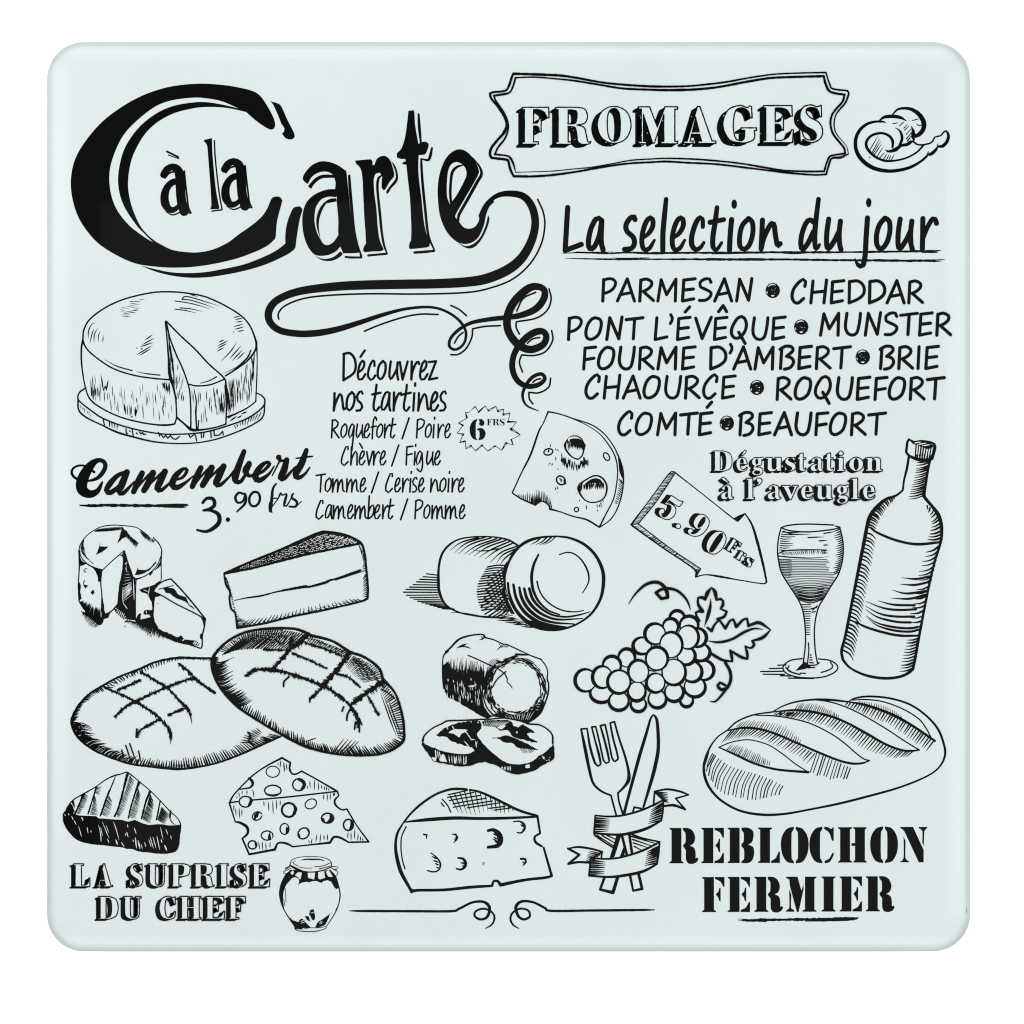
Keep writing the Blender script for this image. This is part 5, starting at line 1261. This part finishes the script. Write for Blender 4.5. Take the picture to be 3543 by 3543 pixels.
SS("1090,560,28 1150,552,38 1210,600,60 1228,670,60 1200,728,44 1090,745,30; 1375,460,14 1440,455,16 1490,490,28 1498,540,24 1460,585,18 1415,580,14; 690,600,8 730,602,22 750,640,22 710,695,8; 375,602,20 408,608,24 403,650,6; 455,810,12 520,860,14 560,930,20 540,1000,16 480,1020,16 415,1005,14; 755,865,18 810,872,26 840,920,34 828,970,28 780,995,22 740,985,18; 1025,922,8 1053,915,12 1035,940,8; 1455,875,22 1505,877,26 1512,910,22 1480,950,10", 20)
SS("1140,590 1200,620; 1150,630 1200,660; 1140,650 1210,690; 1165,680 1220,710; 1170,710 1215,730; 1450,490 1490,520; 1470,545 1500,555; 1465,570 1490,570; 715,640 750,650; 710,660 745,670; 460,845 530,880; 475,890 545,915; 495,925 550,945; 510,965 545,980; 780,915 840,930; 800,950 835,960; 1470,910 1500,920", 16, 'b')

# ------------------------------------------------------------------ jar
part('jam_jar_drawing', 'small pen drawing of a round jar with a frilled cloth lid')
frame(940, 2940, 300)
SS("410,330,18 440,240,16 540,185,14 700,157,14 900,150,14 1100,165,14 1240,205,16 1320,270,18 1335,375,26; 405,345,30 500,400,48 600,450,50 700,485,36 850,500,28 1000,490,28 1150,455,24 1330,385,24", 16)
F("400,440! 320,540 250,680 200,850 175,980 190,1120 240,1260 300,1390! 262,1200 258,1000 290,860 320,790 450,640! 520,610 590,640 612,700 595,765 565,798! 650,745 720,725 780,715 830,730 900,705 1000,700 1110,740 1160,700 1240,680 1320,710! 1370,800 1400,850 1450,878 1490,850! 1440,600 1300,440! 1150,470 850,510 600,460")
for s in ("520,570! 590,500 675,510! 660,580 638,668! 580,605", "802,515! 968,510! 945,668! 900,645 818,632", "1035,500! 1168,470! 1190,627! 1050,655", "1210,490! 1270,450! 1362,602! 1260,597", "415,520! 470,455 500,510! 460,562", "262,495! 410,412 438,432! 305,535", "1300,430! 1480,500 1452,580 1400,520"):
    F(s, ink=False)
SS("400,370 300,410 310,440; 420,420 262,490 270,520 310,535; 1345,375 1470,385 1450,440; 1340,415 1480,500 1450,575; 315,435 400,380; 1400,430 1450,445", 16)
SS("520,245,10 470,290,20 520,330,16 600,370,12; 620,385 740,410 900,408; 960,380,16 1150,360,16 1310,290,14; 1060,425,20 1180,400,18 1320,360,12; 660,235,12 760,212,26 900,215,32 1050,215,28 1165,240,14; 320,540,20 230,750,44 190,950,50 200,1100,40 240,1260,24 310,1400,20 400,1540,26 520,1720,22; 1420,590,34 1480,780,28 1520,950,26 1520,1080,26 1480,1260,20 1400,1430,20 1300,1590,16 1210,1720,16; 515,1720,22 520,1770,16 620,1810,12 800,1825,14 960,1820,16 1100,1790,12 1210,1750,12 1215,1710,14; 640,1772 860,1740 1000,1740 1200,1715; 300,860 310,1000 320,1170; 268,1100 295,1250; 1480,1250,14 1420,1350,8", 13)
F("400,1500! 470,1570 600,1610! 620,1560 680,1530 720,1570 780,1640 862,1730! 750,1750 650,1770 520,1768! 500,1700 440,1600", wob=3)
F("975,1722! 1010,1640 1100,1560 1200,1500 1315,1398! 1250,1560 1190,1680 1120,1710 1000,1732", wob=3)
F("730,1480! 820,1475 840,1530 868,1600! 790,1570", wob=3)
F("860,1340! 940,1315 950,1400 970,1480 945,1575 910,1570 850,1480 835,1430", wob=3)
SS("640,1600 720,1570; 650,1640 760,1600; 1060,1640 1120,1590; 1090,1660 1130,1610; 680,1755 740,1750; 860,1470 870,1540; 870,1410 940,1400", 10, 'b', ink=False)

# ------------------------------------------------------------------ chef's surprise
part('surprise_lettering', 'sketched slab capitals LA SUPRISE DU CHEF beside the jar')
frame(220, 2960, 1000)
for ch, x, wd in (('L', 68, 108), ('A', 226, 102), ('S', 444, 86), ('U', 566, 120), ('P', 722, 122), ('R', 872, 132), ('I', 1040, 62), ('S', 1138, 86), ('E', 1262, 116)):
    shaded(ch, x, 56, wd, 152, -0.19, 0.09, 5.5)
for ch, x, wd in (('D', 236, 128), ('U', 400, 118), ('C', 640, 108), ('H', 778, 140), ('E', 950, 126), ('F', 1106, 108)):
    shaded(ch, x, 274, wd, 150, -0.19, 0.09, 5.5)

# ------------------------------------------------------------------ divider
part('scroll_divider', 'thin ruled line with two facing curls')
frame(1190, 3090, 1100)
SS("35,108,5 120,109,13 400,110,14 650,110,14 700,95,14 780,57,14 850,54,16 885,90,18 870,145,16 830,160,14 795,140,13 802,110,12 850,95,12 898,115,12 915,150,12 900,190,10 862,214,5; 1888,102,5 1800,103,13 1500,106,14 1260,108,14 1220,90,14 1150,56,14 1080,51,16 1045,85,18 1060,140,16 1095,160,14 1130,140,13 1118,105,12 1070,95,12 1025,120,12 1012,160,12 1030,195,10 1062,214,5", 14, wob=0.06)

# ------------------------------------------------------------------ stencil
STEM = "0,0! 34,0! 34,100! 0,100! 0,97 6,93! 6,7! 0,3!"
STEM2 = "0,0! 40,0! 40,3 34,7! 34,93! 40,97 40,100! 0,100! 0,97 6,93! 6,7! 0,3!"
STEMF = "0,0! 34,0! 34,93! 40,97 40,100! 0,100! 0,97 6,93! 6,7! 0,3!"
ARM = "37,0! 64,0! 64,29! 60,27 52,13 37,6!"
TONGUE = "39,50 47,41 49,31 53,30! 53,70! 49,68 46,58"
FOOT = "37,100! 64,100! 64,70! 60,72 52,87 37,94!"
HALF = "35,-2! 15,4 0,30 0,68 14,96 35,102! 35,96 29,88 29,14 35,5"
STEN = {
    'R': [STEMF, "38,0! 52,0 66,8 73,28 68,44 58,50! 70,56 74,70 74,85! 79,83 82,88 76,98 66,102 52,100 47,92 46,75 46,62 39,53 39,48 45,42 45,14 38,6"],
    'E': [STEM, ARM, TONGUE, FOOT],
    'B': [STEM, "39,0! 58,0 72,10 73,28 68,42 58,48! 72,54 75,72 70,92 58,100 39,100! 39,94 46,90 46,60 39,53 39,46 45,40 45,14 39,7"],
    'L': ["0,0! 40,0! 40,3 34,7! 34,100! 0,100! 0,97 6,93! 6,7! 0,3!", "37,100! 62,100! 62,68! 58,68 50,86 37,94!"],
    'O': [HALF, "40,-2! 60,4 75,30 75,68 61,96 40,102! 40,96 46,88 46,14 40,5"],
    'C': [HALF, "40,-2! 52,0 60,5! 64,0! 67,0! 67,38! 62,38 54,16 40,5!", "41,102! 56,98 67,78 67,71! 63,72 54,88 41,95!"],
    'H': [STEM2, "43,0! 81,0! 81,3 76,7! 76,93! 81,97 81,100! 43,100! 43,97 48,93! 48,7! 43,3!", "38,45! 50,45! 50,53! 38,53!"],
    'N': ["0,0! 36,0! 66,65! 66,100! 52,100! 12,14 8,8 0,4!", "9,26! 15,40! 15,88 24,96 24,100! 0,100! 0,97 9,88", "52,0! 76,0! 76,3 68,12! 66,55! 62,45! 62,12 52,4"],
    'F': [STEMF, ARM, TONGUE],
    'M': ["9,36! 15,50! 15,90 24,96 24,100! 0,100! 0,97 9,90", "0,0! 33,0! 44,40! 50,20! 50,36! 36,101! 31,101! 12,30 9,8 0,4", "54,0! 87,0! 87,3 81,7! 81,93! 87,97 87,100! 47,100! 47,97 54,93!"],
    'I': [STEM2],
}
part('stencil_lettering', 'solid black stencil capitals REBLOCHON FERMIER with a brush underline')
frame(2300, 2830, 940)
for tx, y0, h in (("R33 E260 B447 L663 O830 C1033 H1232 O1465 N1675", 71, 252), ("F265 E447 R637 M862 I1115 E1243 R1430", 421, 250)):
    for ch, x in line(tx):
        for s in STEN[ch]:
            F(map_pts(s, x, y0 - (x - 33) * 0.0045, h / 100, h / 100))
sub('brush_underline')
SS("518,725,3 590,730,16 680,726,20 800,724,16 950,722,20 1100,722,18 1250,718,22 1340,718,20 1375,712,4; 540,718,4 640,728,8 720,738,6; 1200,712,4 1300,710,8 1380,708,2; 1000,734,4 1150,732,8 1300,730,4", 14, wob=0.3)

# ------------------------------------------------------------------ small scuffs
frame(0, 0, 1932)
part('edge_scuff', 'two tiny dark chips at the glass edge', z=-400)
SS("3343,3146,5 3344,3153,5; 3344,3157,4 3344,3160,4", 4, fine=True)
part('edge_scuff', z=-640)
SS("163,345,4 164,352,5 163,359,3", 4, fine=True)
for x, y in ((2895, 1110), (820, 952)):
    part('ink_speck')
    D(x, y, 1.4, 1.3)
flush()
